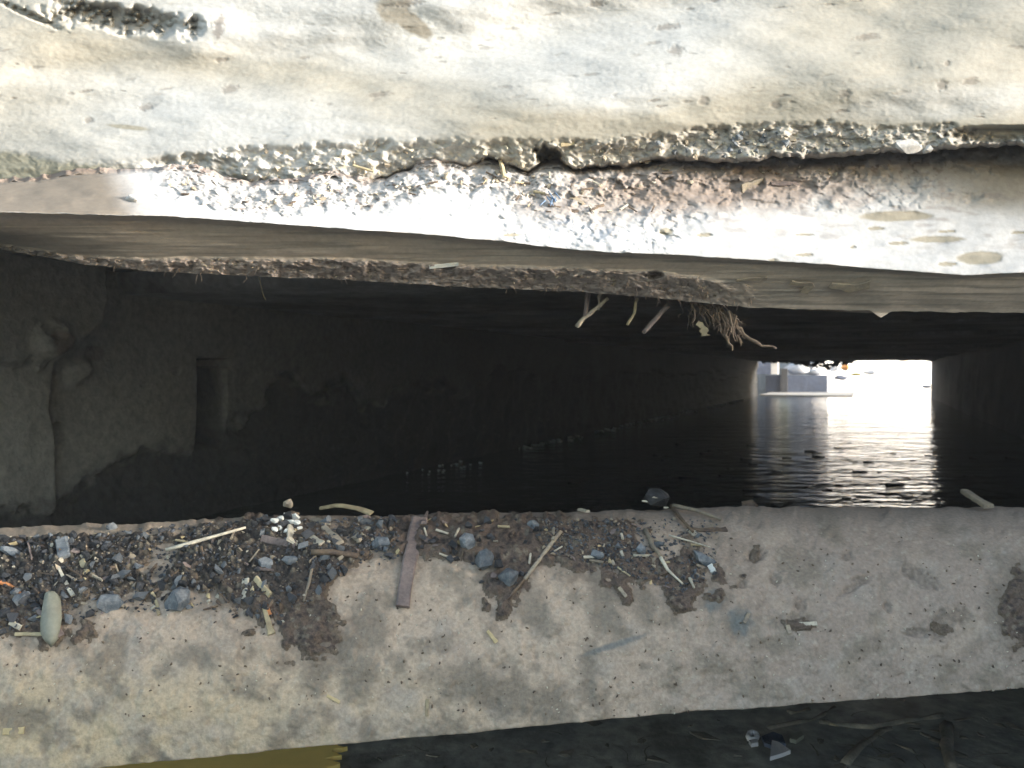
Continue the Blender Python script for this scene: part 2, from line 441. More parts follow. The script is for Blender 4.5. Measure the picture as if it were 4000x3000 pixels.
# ------------------------------------------------------------------ the two upper concrete members and the coping below
XS = np.concatenate([np.linspace(-1500, -450, 24), np.linspace(-420, 4420, 940), np.linspace(4450, 7300, 45)])
crk_x = [-420, 0, 139, 272, 405, 557, 633, 700, 784, 873, 962, 1044, 1202, 1300, 1382, 1445, 1553, 1630, 1705, 1838, 1908, 1965, 2015, 2060, 2110, 2180, 2205, 2250, 2338, 2471, 2566, 2693, 2850, 2960, 3010, 3090, 3170, 3300, 3400, 3480, 3600, 3700, 3850, 4000, 4420]
crk_y = [760, 728, 721, 690, 683, 680, 677, 670, 674, 715, 740, 731, 721, 690, 715, 725, 690, 661, 640, 652, 627, 640, 665, 683, 650, 640, 652, 671, 661, 652, 633, 627, 638, 632, 612, 612, 618, 612, 600, 592, 600, 582, 576, 570, 560]
crk = np.interp(XS, crk_x, crk_y) + 9 * NA.fbm(XS / 28., XS * 0, 3) * 2
rim = np.interp(XS, [-420, 0, 300, 550, 900, 1400, 2000, 2400, 2700, 3000, 3200, 3400, 3700, 3950, 4420], [570, 592, 640, 640, 590, 566, 556, 556, 512, 492, 488, 505, 500, 545, 540]) + 12 * NB.fbm(XS / 40., XS * 0 + 2, 3) * 2

# --- upper slab edge (A)
vy = np.concatenate([np.linspace(-1100, -120, 20), np.linspace(-100, 0, 6)])
tA = np.linspace(0, 1, 215)[1:]
AY = np.zeros((len(XS), len(vy) + len(tA)))
AY[:, :len(vy)] = vy
AY[:, len(vy):] = tA[None, :] * crk[:, None]
PXA = np.repeat(XS[:, None], AY.shape[1], 1)
dA = 0.525 - 0.02 * sstep(0, 500, AY)
# slow swells, added so the grazing sun leaves soft bands
sw = 0.007 * np.sin((AY + 0.16 * PXA) / 95.0 + 1.6 * NA.fbm(PXA / 900., AY / 500., 2) * 2) * sstep(-200, 50, AY)
sw = sw + 0.004 * NB.fbm(PXA / 420., AY / 140., 3) * 2
RIM = rim[:, None]; CRK = crk[:, None]
inrim = sstep(-22, 16, AY - RIM + 18 * NB.fbm(PXA / 22., AY / 22., 2)) * sstep(480, 760, PXA + 0 * AY)
inrimL = sstep(-30, 10, AY - RIM)
g1, v1 = cells(PXA / 26., AY / 22., 11); g2, v2 = cells(PXA / 12., AY / 11., 12)
f1, _v = facets(PXA / 46., AY / 34., 13); f2, _v2 = facets(PXA / 17., AY / 15., 14)
gr = (0.0020 * f1 + 0.0007 * f2) * (0.65 + 0.35 * sstep(1600, 2400, PXA)) + 0.0003 * g2 * v2 + 0.004 * NC_.fbm(PXA / 60., AY / 40., 4) * 2 - 0.002
fine = 0.00016 * NB.fbm(PXA / 16., AY / 9., 3) * 2
cav = blob(PXA, AY, 470, 75, 270, 46, 6, 0.5, 0.5, 45) + 0.6 * blob(PXA, AY, 120, 60, 110, 12, 24, 0.5)
hole = blob(PXA, AY, 2143, 612, 48, 36, 20, 0.5, 0.5)
bite = blob(PXA, AY, 3900, 520, 170, 36, -3, 0.3, 0.3) * sstep(-10, 10, AY - 495)
bulge = blob(PXA, AY, 3440, 560, 60, 40, 0, .4)
disp = sw + fine - 0.0022 * inrim + gr * np.clip(inrim + 0.25 * inrimL, 0, 1) - (0.006 + 0.008 * (0.5 - g1 * v1)) * np.clip(cav, 0, 1) - 0.03 * hole - 0.012 * bite
# pock marks
spotsA = [(2640, 200, 26, 20), (3300, 370, 24, 17), (3680, 335, 22, 20), (3790, 318, 30, 14), (3390, 145, 46, 12), (2610, 105, 50, 12), (3030, 410, 18, 16), (900, 348, 34, 16), (570, 420, 30, 14), (2750, 395, 18, 16), (865, 235, 24, 9), (1590, 12, 60, 14), (2330, 15, 30, 14), (3290, 435, 24, 7), (2580, 416, 26, 5), (345, 470, 18, 10), (3060, 375, 22, 5), (2790, 0, 20, 8), (3700, 248, 10, 9), (1480, 370, 40, 9)]
pk = np.zeros_like(AY)
for x, y, rx, ry in spotsA: pk = np.maximum(pk, blob(PXA, AY, x, y, rx, ry, -6, 0.5, 0.55, 9))
rs = np.random.RandomState(8)
for i in range(95):
    x, y = rs.uniform(-100, 4100), rs.uniform(0, 560); s = rs.uniform(4, 11)
    m = (np.abs(PXA[:, 0] - x) < 60)
    pk[m] = np.maximum(pk[m], rs.uniform(.4, .9) * blob(PXA[m], AY[m], x, y, s * rs.uniform(1.2, 3.6), s * 0.6, rs.uniform(-14, 4), 0.6, 0.6, 8))
disp = disp - 0.0004 * pk
edge = sstep(26, 0, CRK - AY)
OPEN = (0.12 + 0.88 * sstep(-0.05, 0.12, NC_.fbm(XS / 170., XS * 0 + 5.5, 3)) * (1 - 0.55 * sstep(2500, 3300, XS)))[:, None]
dd = dA - disp + 0.028 * edge ** 2 * OPEN
posA = P(PXA, AY, dd)
# a return that goes back into the crack, and the top of the slab
back = P(XS, crk - 4, 0.66)[:, None, :]
topb = posA[:, :1, :].copy(); topb[..., 2] = GZ + 0.002; posA[:, :1, 2] = np.maximum(posA[:, :1, 2], 0); 
up1 = posA[:, :1, :].copy(); up1[..., 2] = GZ + 0.01; up0 = up1.copy(); up0[..., 1] = 0.9
posA2 = np.concatenate([up0, up1, posA, back], 1)
tan_ = np.array([0.45, 0.418, 0.345]); wht = np.array([0.60, 0.60, 0.58])
c = np.ones(posA.shape) * wht
w1 = NA.fbm(PXA / 500., AY / 130., 3) * 0.5
band1 = np.exp(-((AY - (150 + 0.14 * PXA + 60 * NA.fbm(PXA / 300., AY / 300., 2))) / 95.) ** 2) * sstep(-100, 400, PXA) * sstep(3300, 1500, PXA)
leftb = sstep(700, 0, PXA) * 0.7
rightb = sstep(2500, 3100, PXA + 0.6 * (AY - 250)) * 0.9
botb = sstep(180, 40, RIM - AY) * sstep(1300, 2100, PXA)
m = np.clip(band1 * 0.85 + leftb + rightb * 0.85 + botb * 0.8 + w1, 0, 1)
m = m * (1 - 0.7 * blob(PXA, AY, 3750, 400, 420, 60, -4, 0.5, 0.2, 80))
c = mix(c, tan_, m)  # white base mixed towards tan in bands
patch = np.maximum(blob(PXA, AY, 1540, 20, 62, 75, 0, 0.2, 0.25, 30), blob(PXA, AY, 1610, 92, 90, 38, 32, 0.2, 0.2, 30))
c = mix(c, [0.36, 0.32, 0.25], patch * 0.85)
c = mix(c, [0.16, 0.13, 0.11], 0.6 * blob(PXA, AY, 855, 110, 18, 50, 12, .5, .8, 14))
c = mix(c, [0.36, 0.32, 0.22], blob(PXA, AY, 500, 497, 80, 9, 6, 0.3, 0.1) * 0.7)
c = mix(c, [0.75, 0.75, 0.72], 0.8 * blob(PXA, AY, 1640, 110, 130, 60, 25, 0.4) * (1 - patch))
c = mix(c, [0.20, 0.17, 0.14], pk * 0.55)
c = mix(c, [0.50, 0.47, 0.42], np.clip(inrim, 0, 1) * (0.25 + 0.6 * sstep(1900, 2600, PXA)))
c = mix(c, [0.16, 0.15, 0.14], np.clip(inrim, 0, 1) * sstep(0.02, 0.22, NC_.fbm(PXA / 15., AY / 13., 4)) * (0.35 + 0.35 * sstep(1900, 2700, PXA)))
c = mix(c, [0.62, 0.56, 0.42], np.clip(inrim, 0, 1) * (v2 > 0.86) * g2)
c = mix(c, [0.13, 0.125, 0.10], np.clip(cav, 0, 1) * (0.35 + 0.6 * (v1 > 0.55)))
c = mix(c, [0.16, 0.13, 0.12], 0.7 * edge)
c = mix(c, [0.25, 0.24, 0.17], 0.85 * sstep(560, 330, PXA) * sstep(-14, 14, AY - RIM))  # rough olive patch at left, with its shadow put into the colour
c = c * 0.80
colA = c
colA2 = np.concatenate([c[:, :1], c[:, :1], c, c[:, -1:]], 1)
slabA = empty("concrete_slab", (0, 0.5, 0.6))
tag(slabA, "upper pale concrete slab edge above the ragged crack, smooth with white and tan bands", "concrete slab")
grel(grid_mesh("slab_face", posA2, M_up, colA2, flip=True), slabA)

# --- lower beam (B)
edg_x = [-420, 0, 633, 1300, 1900, 2150, 2380, 2700, 2900, 3200, 3400, 3760, 3900, 4000, 4420]
edg_y = [815, 829, 842, 888, 935, 965, 985, 1000, 1012, 1033, 1047, 1073, 1066, 1062, 1070]
edg = np.interp(XS, edg_x, edg_y) + 5 * NB.fbm(XS / 60., XS * 0 + 7, 4) * 2
bot = np.interp(XS, [-420, 0, 350, 600, 1000, 1400, 1600, 1900, 2250, 2600, 2850, 3100, 3400, 3440, 3480, 4000, 4420],
                [940, 975, 1035, 1060, 1080, 1095, 1110, 1125, 1140, 1168, 1196, 1208, 1214, 1240, 1216, 1222, 1230]) + 3 * NA.fbm(XS / 40., XS * 0 + 1, 3) * 2
nf, nu = 110, 110
tf = np.linspace(0, 1, nf); tu = np.linspace(0, 1, nu + 1)[1:]
BY = np.concatenate([crk[:, None] - 30 + tf[None] * (edg - crk + 30)[:, None], edg[:, None] + tu[None] * (bot - edg)[:, None]], 1)
TT = np.concatenate([tf, 1 + tu])[None] + 0 * BY       # 0..1 face, 1..2 underside
PXB = np.repeat(XS[:, None], BY.shape[1], 1)
def smo(a):
    k = np.hanning(61); k /= k.sum(); return np.convolve(np.pad(a, 30, mode='edge'), k, mode='valid')[:, None]
cs_, es_, bs_ = smo(crk), smo(edg), smo(bot)
TS = np.where(TT <= 1, np.clip((BY - cs_ + 30) / (es_ - cs_ + 30), 0, 1), 1 + np.clip((BY - es_) / (bs_ - es_), 0, 1))
TS = np.where(TT < 0.12, TT, TS)
db = np.interp(TS, [0, 0.09, 0.16, 0.3, 0.6, 0.93, 1.0, 1.03, 1.1, 1.5, 1.9, 2.0], [0.552, 0.519, 0.510, 0.504, 0.492, 0.478, 0.4765, 0.480, 0.488, 0.503, 0.522, 0.526])
OPB = np.clip(1 - OPEN, 0, 1) * sstep(0.2, 0.04, TT) * 0.97
db = db * (1 - OPB) + (0.512 + 0.004 * NA.fbm(PXB / 30., BY / 30., 3)) * OPB
db = db + 0.10 * (np.clip(PXB, -500, 4500) - 2000) / 4000.0
EDG = edg[:, None]; BOT = bot[:, None]
upz = sstep(150, 60, BY - CRK + 40 * NB.fbm(PXB / 70., BY / 40., 3)) * (TT < 1) * sstep(500, 800, PXB + 0 * BY)
midz = blob(PXB, BY, 2330, 800, 420, 170, 0, 0.6, 0.5, 80) + blob(PXB, BY, 3350, 760, 500, 60, 0, 0.5, .4, 60)
strip = sstep(-10, 10, BY - (BOT - np.interp(XS, [-420, 300, 700, 1300, 2000, 2600, 2900, 3100], [10, 25, 55, 78, 85, 100, 90, 0])[:, None])) * (TT > 1) * sstep(3120, 2500, PXB)
g1, v1 = cells(PXB / 24., BY / 17., 21); g2, v2 = cells(PXB / 11., BY / 9., 22)
f1, _v = facets(PXB / 42., BY / 26., 23); f2, _v2 = facets(PXB / 16., BY / 12., 24)
gr = 0.0022 * f1 + 0.0009 * f2 + 0.0006 * g2 * v2 + 0.004 * NC_.fbm(PXB / 50., BY / 30., 4) * 2 - 0.0015
rz = np.clip(upz + 0.5 * midz * (TT < 1) + strip, 0, 1.2)
lines_ = 0.0004 * NB.fbm(PXB / 260., BY / 8., 3) * 2 * (TT > 1) * (1 - strip)
disp = gr * rz + lines_ + 0.003 * NA.fbm(PXB / 200., BY / 80., 3) * 2 * np.where(TT > 1, 0.6, 1.0) + 0.003 * strip
hole = blob(PXB, BY, 3555 - 1000, 1075, 30, 14, 0, .4, .4)
disp = disp - 0.012 * hole
spotsB = [(3500, 845, 142, 20), (3660, 935, 105, 13), (3830, 1008, 92, 26), (2750, 918, 34, 7), (3140, 996, 36, 6), (3700, 1032, 36, 8), (3140, 917, 40, 4), (3700, 904, 36, 5), (3420, 893, 34, 7), (3510, 950, 42, 6), (2000, 918, 38, 6), (3980, 910, 30, 5), (3020, 1016, 20, 5), (3330, 965, 14, 5), (2600, 905, 28, 14)]
pk = np.zeros_like(BY)
for x, y, rx, ry in spotsB: pk = np.maximum(pk, blob(PXB, BY, x, y, rx, ry, -1, 0.14, 0.12, 22))
disp = disp - 0.0008 * pk
posB = P(PXB, BY, db - disp)
bk = posB[:, -1:, :].copy(); bk[..., 1] += 0.012; bk[..., 2] += 0.004
bk1 = bk.copy(); bk1[..., 1] += 0.13; bk1[..., 2] += 0.012
bk2 = bk1.copy(); bk2[..., 2] = 0.64; bk2[..., 1] += 0.02
c = np.ones(posB.shape) * np.array([0.60, 0.60, 0.60])
c = mix(c, [0.22, 0.19, 0.155], sstep(640, 420, PXB - 0.5 * (BY - 800)) * (TT < 1))  # left end of the face: shade painted in as darker tan
c = mix(c, [0.46, 0.43, 0.40], np.clip(upz, 0, 1) * 0.6)
c = mix(c, [0.20, 0.15, 0.13], np.clip(upz + midz * .5, 0, 1) * sstep(0.1, 0.3, NB.fbm(PXB / 16., BY / 12., 3)) * (TT < 1) * 0.8)
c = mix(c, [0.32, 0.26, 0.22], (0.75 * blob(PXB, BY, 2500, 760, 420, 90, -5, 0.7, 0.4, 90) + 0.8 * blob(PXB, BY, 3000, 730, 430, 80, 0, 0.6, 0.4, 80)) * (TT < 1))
c = mix(c, [0.42, 0.36, 0.28], 0.8 * sstep(3500, 3900, PXB) * sstep(860, 760, BY + 40 * NA.fbm(PXB / 150., BY / 60., 3)) * (TT < 1))
c = mix(c, [0.30, 0.26, 0.24], (TT < 1) * 0.5 * sstep(0.05, 0.25, NA.fbm(PXB / 90., BY / 22., 4)) * sstep(40, 140, EDG - BY) * sstep(1800, 2600, PXB))
c = mix(c, [0.35, 0.40, 0.48], 0.5 * blob(PXB, BY, 2300, 900, 230, 32, 10, .6, .5, 30) * (v2 > 0.5))
c = mix(c, [0.38, 0.345, 0.27], pk)
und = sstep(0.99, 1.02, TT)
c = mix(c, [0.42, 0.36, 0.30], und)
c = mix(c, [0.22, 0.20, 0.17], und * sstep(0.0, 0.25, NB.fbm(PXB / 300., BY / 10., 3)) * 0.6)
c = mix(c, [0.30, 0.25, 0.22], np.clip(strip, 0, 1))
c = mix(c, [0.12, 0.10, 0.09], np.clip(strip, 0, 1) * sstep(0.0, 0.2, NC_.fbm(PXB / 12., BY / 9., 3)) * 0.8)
c = mix(c, [0.10, 0.095, 0.085], und * sstep(700, -100, PXB) * sstep(1.2, 1.7, TT))  # underside's fall into shade at the left, painted in
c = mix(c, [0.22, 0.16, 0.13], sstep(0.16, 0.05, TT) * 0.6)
c = c * np.where(TT <= 1.01, 0.80, 1.30)[..., None]  # underside colour raised to stand in for missing bounce light
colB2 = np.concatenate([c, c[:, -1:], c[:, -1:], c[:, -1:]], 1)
beamB = empty("concrete_beam", (0, 0.5, 0.47))
tag(beamB, "lower concrete beam under the crack, bright front face and brown shaded underside", "concrete beam")
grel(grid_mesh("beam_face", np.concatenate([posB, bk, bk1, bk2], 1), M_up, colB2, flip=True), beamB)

# --- coping in front (C): broad rounded top
tp = np.interp(XS, [-420, 0, 500, 1000, 2000, 3000, 4000, 4420], [2078, 2062, 2046, 2022, 2002, 1983, 1976, 1974])
bt = np.interp(XS, [-420, 0, 650, 1300, 2000, 2600, 3400, 4000, 4420], [3140, 3088, 3022, 2938, 2856, 2786, 2718, 2660, 2625]) + 3 * NA.fbm(XS / 60., XS * 0, 3) * 2
T = (tp - 1450) / F; Bm = (bt - 1450) / F
yc = np.interp(XS, [-420, 4420], [0.545, 0.63])
TH = R(82)
s_ = np.sqrt(1 + T * T)
Rr = yc * (Bm - T) / (Bm * math.sin(TH) + s_ - math.cos(TH))
zc = -T * yc - Rr * s_
XW = (XS - 2000) / F * yc            # world x is kept fixed along a station
th = np.concatenate([R(-60) + (R(-14) - R(-60)) * np.linspace(0, 1, 12)[:-1], np.linspace(R(-14), TH, 250)])
THg = np.repeat(th[None], len(XS), 0)
nrm = np.stack([0 * THg, -np.sin(THg), np.cos(THg)], -1)
def cpos(r_extra):
    rr = Rr[:, None] + r_extra
    yC = yc[:, None] - rr * np.sin(THg); zC = zc[:, None] + rr * np.cos(THg)
    return np.stack([XW[:, None] + 0 * THg, yC, zC + CAMZ], -1)
b0 = cpos(np.zeros_like(THg))
PXC, PYC = proj(b0)
# where the front bottom edge really projects
def soilmask(k, sf):
    g = lambda x, y, a, b, an, so, ro, sc, w=1.0: w * blob(PXC, PYC, x, y, a * (1 + (k - 1)), b * (1 + (k - 1) * 1.6), an, so * sf, ro, sc)
    q = (g(350, 2210, 900, 130, -3, .35, .5, 50) + g(1100, 2230, 260, 200, 20, .3, .6, 45) + g(1230, 2480, 90, 110, 30, .4, .6, 40, .8)
         + g(1950, 2100, 560, 85, 2, .35, .7, 45) + g(2420, 2180, 400, 90, 14, .3, .7, 45) + g(1990, 2260, 70, 140, 22, .3, .6, 35)
         + g(2660, 2330, 55, 55, 0, .3, .6, 25) + g(2440, 2325, 28, 55, -15, .3, .4, 20, .8) + g(3985, 2380, 80, 140, 0, .25, .4, 40)
         + g(100, 2400, 220, 100, 20, .4, .7, 45) + g(3120, 2440, 60, 24, 10, .4, .6, 16, .7) + g(2950, 2150, 20, 40, 10, .4, .6, 14, .6) + g(3680, 2455, 50, 24, 20, .4, .6, 16, .6))
    q = q * (1 - 0.9 * blob(PXC, PYC, 2580, 2110, 85, 70, 30, 0.3, 0.4, 40)) * (1 - 0.9 * blob(PXC, PYC, 620, 2200, 60, 90, 40, 0.3, 0.4, 40)) * (1 - blob(PXC, PYC, 1400, 2320, 100, 120, 30, .3, .5, 50))
    q = q * (1 - sstep(2105, 2085, PYC + 20 * NB.fbm(PXC / 50., PYC / 30., 3)) * sstep(900, 600, PXC))
    return np.clip(q, 0, 1)
soil = soilmask(1.0, 1.3)
soil = soil * np.clip(0.62 + 1.9 * NC_.fbm(PXC / 13., PYC / 13., 3) + 0.9 * sstep(0.35, 0.9, soil), 0, 1)
halo = soilmask(1.18, 2.2)
fr = 0.0016 * NA.fbm(PXC / 60., PYC / 60., 4) * 2 + 0.0022 * NB.fbm(PXC / 300., PYC / 200., 2) * 2
g1, v1 = cells(PXC / 40., PYC / 40., 31)
fr = fr + 0.0008 * g1 * (v1 > 0.8)
pitsC = [(2950, 2160, 26, 40, 70), (3310, 2170, 24, 18, 0), (3030, 2255, 18, 26, -20), (3360, 2260, 10, 34, 80), (3340, 2290, 70, 12, -30), (3470, 2370, 14, 24, -10), (3740, 2405, 52, 34, -8), (3670, 2450, 34, 60, 10), (3590, 2470, 60, 16, 6), (3130, 2360, 22, 34, 10), (3125, 2415, 60, 22, 10), (3600, 2250, 90, 30, 30), (2900, 2280, 16, 16, 0), (3530, 2700, 0, 0, 0)]
pit = np.zeros_like(PXC)
for x, y, rx, ry, an in pitsC:
    if rx: pit = np.maximum(pit, blob(PXC, PYC, x, y, rx, ry, an, 0.35, 0.5, 14))
rs = np.random.RandomState(3)
for i in range(90):
    x, y = rs.uniform(0, 4050), rs.uniform(2180, 2850); s = rs.uniform(4, 13)
    if x < 1800 and y < 2400: continue
    m = np.abs(PXC[:, 0] - x) < 60
    pit[m] = np.maximum(pit[m], rs.uniform(.3, .9) * blob(PXC[m], PYC[m], x, y, s * 1.2, s, rs.uniform(0, 90), 0.4, 0.6, 8))
fr = fr - 0.0018 * pit
posC = cpos(fr)
posC[..., 0] = XW[:, None]
PXC, PYC = proj(posC)
# underside return
lp = posC[:, -1:, :].copy(); lp1 = lp + np.array([0, 0.008, -0.0015]); lp2 = lp + np.array([0, 0.06, -0.012]); lp3 = lp + np.array([0, 0.30, -0.02])
c = np.ones(posC.shape) * np.array([0.50, 0.40, 0.305])
c = mix(c, [0.54, 0.435, 0.28], sstep(2600, 0, PXC) * sstep(2450, 2800, PYC) * 0.9)  # yellow lower left: glow bounced off sunlit water, painted in
c = mix(c, [0.32, 0.26, 0.215], sstep(2000, 3200, PXC) * 0.85)
c = mix(c, [0.37, 0.325, 0.275], 0.6 * sstep(0.0, 0.25, NA.fbm(PXC / 130., PYC / 130., 4)))
c = mix(c, [0.23, 0.195, 0.15], 0.75 * sstep(0.02, 0.24, NB.fbm(PXC / 90., PYC / 90., 5)))
c = mix(c, [0.19, 0.165, 0.135], 0.35 * sstep(0.08, 0.24, ND.fbm(PXC / 26., PYC / 26., 4)))
c = mix(c, [0.55, 0.50, 0.40], 0.25 * sstep(0.16, 0.28, NC_.fbm(PXC / 18., PYC / 18., 3)))
c = mix(c, [0.45, 0.36, 0.28], 0.5 * sstep(0.08, 0.3, NC_.fbm(PXC / 150., PYC / 110., 4)) * sstep(900, 2000, PXC))
# damp marks below the soil
for x, y, rx, ry, an in [(1440, 2440, 80, 130, 10), (2090, 2390, 60, 80, -20), (2360, 2400, 60, 110, -15), (2530, 2370, 45, 80, -10), (1410, 2650, 70, 90, 10), (2160, 2760, 90, 90, 0), (2300, 2640, 34, 130, 5), (1800, 2660, 110, 80, 0), (1250, 2500, 130, 90, 50), (60, 2800, 150, 60, 10), (1980, 2720, 120, 80, 10), (780, 2560, 90, 50, 0), (1230, 2660, 60, 60, 0), (3960, 2380, 90, 150, 0), (2880, 2450, 50, 60, -30), (2800, 2345, 45, 50, 0)]:
    c = mix(c, [0.19, 0.165, 0.13], 0.72 * blob(PXC, PYC, x, y, rx, ry, an, 0.55, 0.45, 40))
c = mix(c, [0.15, 0.17, 0.17], 0.75 * (blob(PXC, PYC, 2790, 2345, 38, 44, 0, .3, .4, 20) + blob(PXC, PYC, 2890, 2430, 44, 50, -30, .4, .5, 20) + blob(PXC, PYC, 2400, 2620 - 100, 120, 12, -18, .5) + blob(PXC, PYC, 2680, 1000, 1, 1)))
c = mix(c, [0.12, 0.10, 0.08], pit * np.clip(0.6 + 1.2 * NC_.fbm(PXC / 12., PYC / 12., 3), 0, 1) * 0.8)
c = mix(c, [0.24, 0.21, 0.18], 0.6 * sstep(2090, 2000, PYC) * sstep(400, 1200, PXC))
c = mix(c, [0.185, 0.145, 0.11], np.clip(halo * (0.55 + 1.2 * NB.fbm(PXC / 40., PYC / 40., 4)), 0, 1) * 0.9)
c = mix(c, [0.12, 0.10, 0.085], soil * 0.6)
c = mix(c, [0.22, 0.19, 0.15], 0.6 * blob(PXC, PYC, 260, 2090, 330, 40, -2, .4))
colC2 = np.concatenate([c, c[:, -1:], c[:, -1:], c[:, -1:]], 1)
cop = empty("concrete_coping", (0, 0.5, 0.25))
tag(cop, "rounded beige concrete pipe lying across the front, heaped with gravel and straw at left", "concrete pipe")
grel(grid_mesh("pipe_shell", np.concatenate([posC, lp1, lp2, lp3], 1), M_low, colC2, flip=False), cop)

# soil layer on the coping
hs = 0.0042 * soil * (0.75 + 0.9 * NA.fbm(PXC / 55., PYC / 45., 3) * 2) + (0.0008 + 0.0014 * np.clip(blob(PXC, PYC, 450, 2210, 900, 220, 0, .5, .4, 80), 0, 1)) * NC_.fbm(PXC / 16., PYC / 15., 4) * 2 * soil
gS, vS = cells(PXC / 20., PYC / 18., 41)
heap = np.clip(blob(PXC, PYC, 450, 2210, 900, 170, 0, 0.5, 0.4, 80), 0, 1)
hs = hs + heap * soil * (0.0028 * gS * vS)
posS = cpos(fr + hs - 0.0006 + 0.0 * soil); posS[..., 0] = XW[:, None]
cs = np.ones(posS.shape) * np.array([0.17, 0.13, 0.105])
cs = mix(cs, [0.062, 0.060, 0.056], heap * 0.85)
cs = mix(cs, [0.16, 0.13, 0.10], 0.7 * sstep(0.05, 0.25, NB.fbm(PXC / 30., PYC / 25., 4)))
cs = mix(cs, [0.28, 0.25, 0.19], 0.7 * (vS > 0.86) * gS)
cs = mix(cs, [0.035, 0.035, 0.04], 0.7 * (vS < 0.25) * gS)
cs = mix(cs, [0.20, 0.16, 0.12], sstep(0.75, 0.3, soil))
so = grid_mesh("dirt", posS, M_soil, cs, keep=(soil > 0.3))
tag(so, "dark brown crumbly dirt lying along the top of the pipe", "dirt", kind="stuff")

# ------------------------------------------------------------------ look-up of surface points under a photo pixel
SURF = {}
for key, pos_ in (("A", posA), ("B", posB), ("C", posC[:, 12:]), ("S", np.where((soil > 0.3)[..., None], posS, posC)[:, 12:])):
    a_, b_ = proj(pos_)
    SURF[key] = (pos_.reshape(-1, 3), grid_normals(pos_).reshape(-1, 3), a_.ravel(), b_.ravel())

def at(key, px, py):
    p, n, a_, b_ = SURF[key]
    i = np.argmin((a_ - px) ** 2 + (b_ - py) ** 2)
    return Vector(p[i]), Vector(n[i])

def M_(px_len, p):         # photo pixels to metres at a point
    return px_len * p.y / F

# ------------------------------------------------------------------ pieces
import bmesh
def hull(name, r3, mt, seed, n=14, parent=None):
    rnd = random.Random(seed); bm = bmesh.new()
    for i in range(n):
        v = Vector((rnd.gauss(0, 1), rnd.gauss(0, 1), rnd.gauss(0, 1))).normalized() * rnd.uniform(0.82, 1.0)
        bm.verts.new((v.x * r3[0], v.y * r3[1], v.z * r3[2]))
    r = bmesh.ops.convex_hull(bm, input=bm.verts)
    bmesh.ops.delete(bm, geom=[g for g in bm.verts if not g.link_faces], context='VERTS')
    me = bpy.data.meshes.new(name); bm.to_mesh(me); bm.free(); me.materials.append(mt)
    return me

def obj_from(name, me, parent=None):
    o = bpy.data.objects.new(name, me); COL.objects.link(o)
    if parent is not None: o.parent = parent; o.matrix_parent_inverse = Matrix.Translation(-Vector(parent.location))
    return o

def strip_piece(name, pts, wid, thick, mt, seed=0, taper=(1, 1), jag=0.15, parent=None, up=None, arch=0.0):
    """a flat sliver through world points; rectangular section with worn, uneven sides"""
    rnd = random.Random(seed)
    pts = [Vector(p) for p in pts]
    n = max(8, len(pts))
    # resample
    L = [0]
    for a, b in zip(pts[:-1], pts[1:]): L.append(L[-1] + (b - a).length)
    out = []
    for i in range(n):
        s = L[-1] * i / (n - 1)
        for k in range(len(pts) - 1):
            if s <= L[k + 1] + 1e-9:
                t = (s - L[k]) / max(1e-9, L[k + 1] - L[k]); out.append(pts[k].lerp(pts[k + 1], t)); break
    cen = sum(out, Vector()) / n
    up = Vector(up) if up is not None else Vector((0, -0.5, 1))
    V, Fc = [], []
    for i, p in enumerate(out):
        t = (out[min(i + 1, n - 1)] - out[max(i - 1, 0)]).normalized()
        side = t.cross(up).normalized(); u = side.cross(t).normalized()
        f = i / (n - 1); w = wid * (taper[0] * (1 - f) + taper[1] * f) / 2
        wl = w * (1 + rnd.uniform(-jag, jag)); wr = w * (1 + rnd.uniform(-jag, jag))
        h = thick / 2 * (1 + rnd.uniform(-.15, .15)); a = u * (arch * math.sin(math.pi * f))
        bev = min(wl, wr) * 0.25
        ring = [p + a + side * wl - u * h, p + a + side * wl + u * h * 0.4, p + a + side * (wl - bev) + u * h, p + a - side * (wr - bev) + u * h, p + a - side * wr + u * h * 0.4, p + a - side * wr - u * h]
        V += [q - cen for q in ring]
    k = 6
    for i in range(n - 1):
        for j in range(k):
            Fc.append((i * k + j, i * k + (j + 1) % k, (i + 1) * k + (j + 1) % k, (i + 1) * k + j))
    Fc.append(tuple(reversed(range(k)))); Fc.append(tuple((n - 1) * k + j for j in range(k)))
    o = link_mesh(name, V, Fc, mt, None, loc=cen)
    if parent is not None: o.parent = parent; o.matrix_parent_inverse = Matrix.Translation(-Vector(parent.location))
    return o

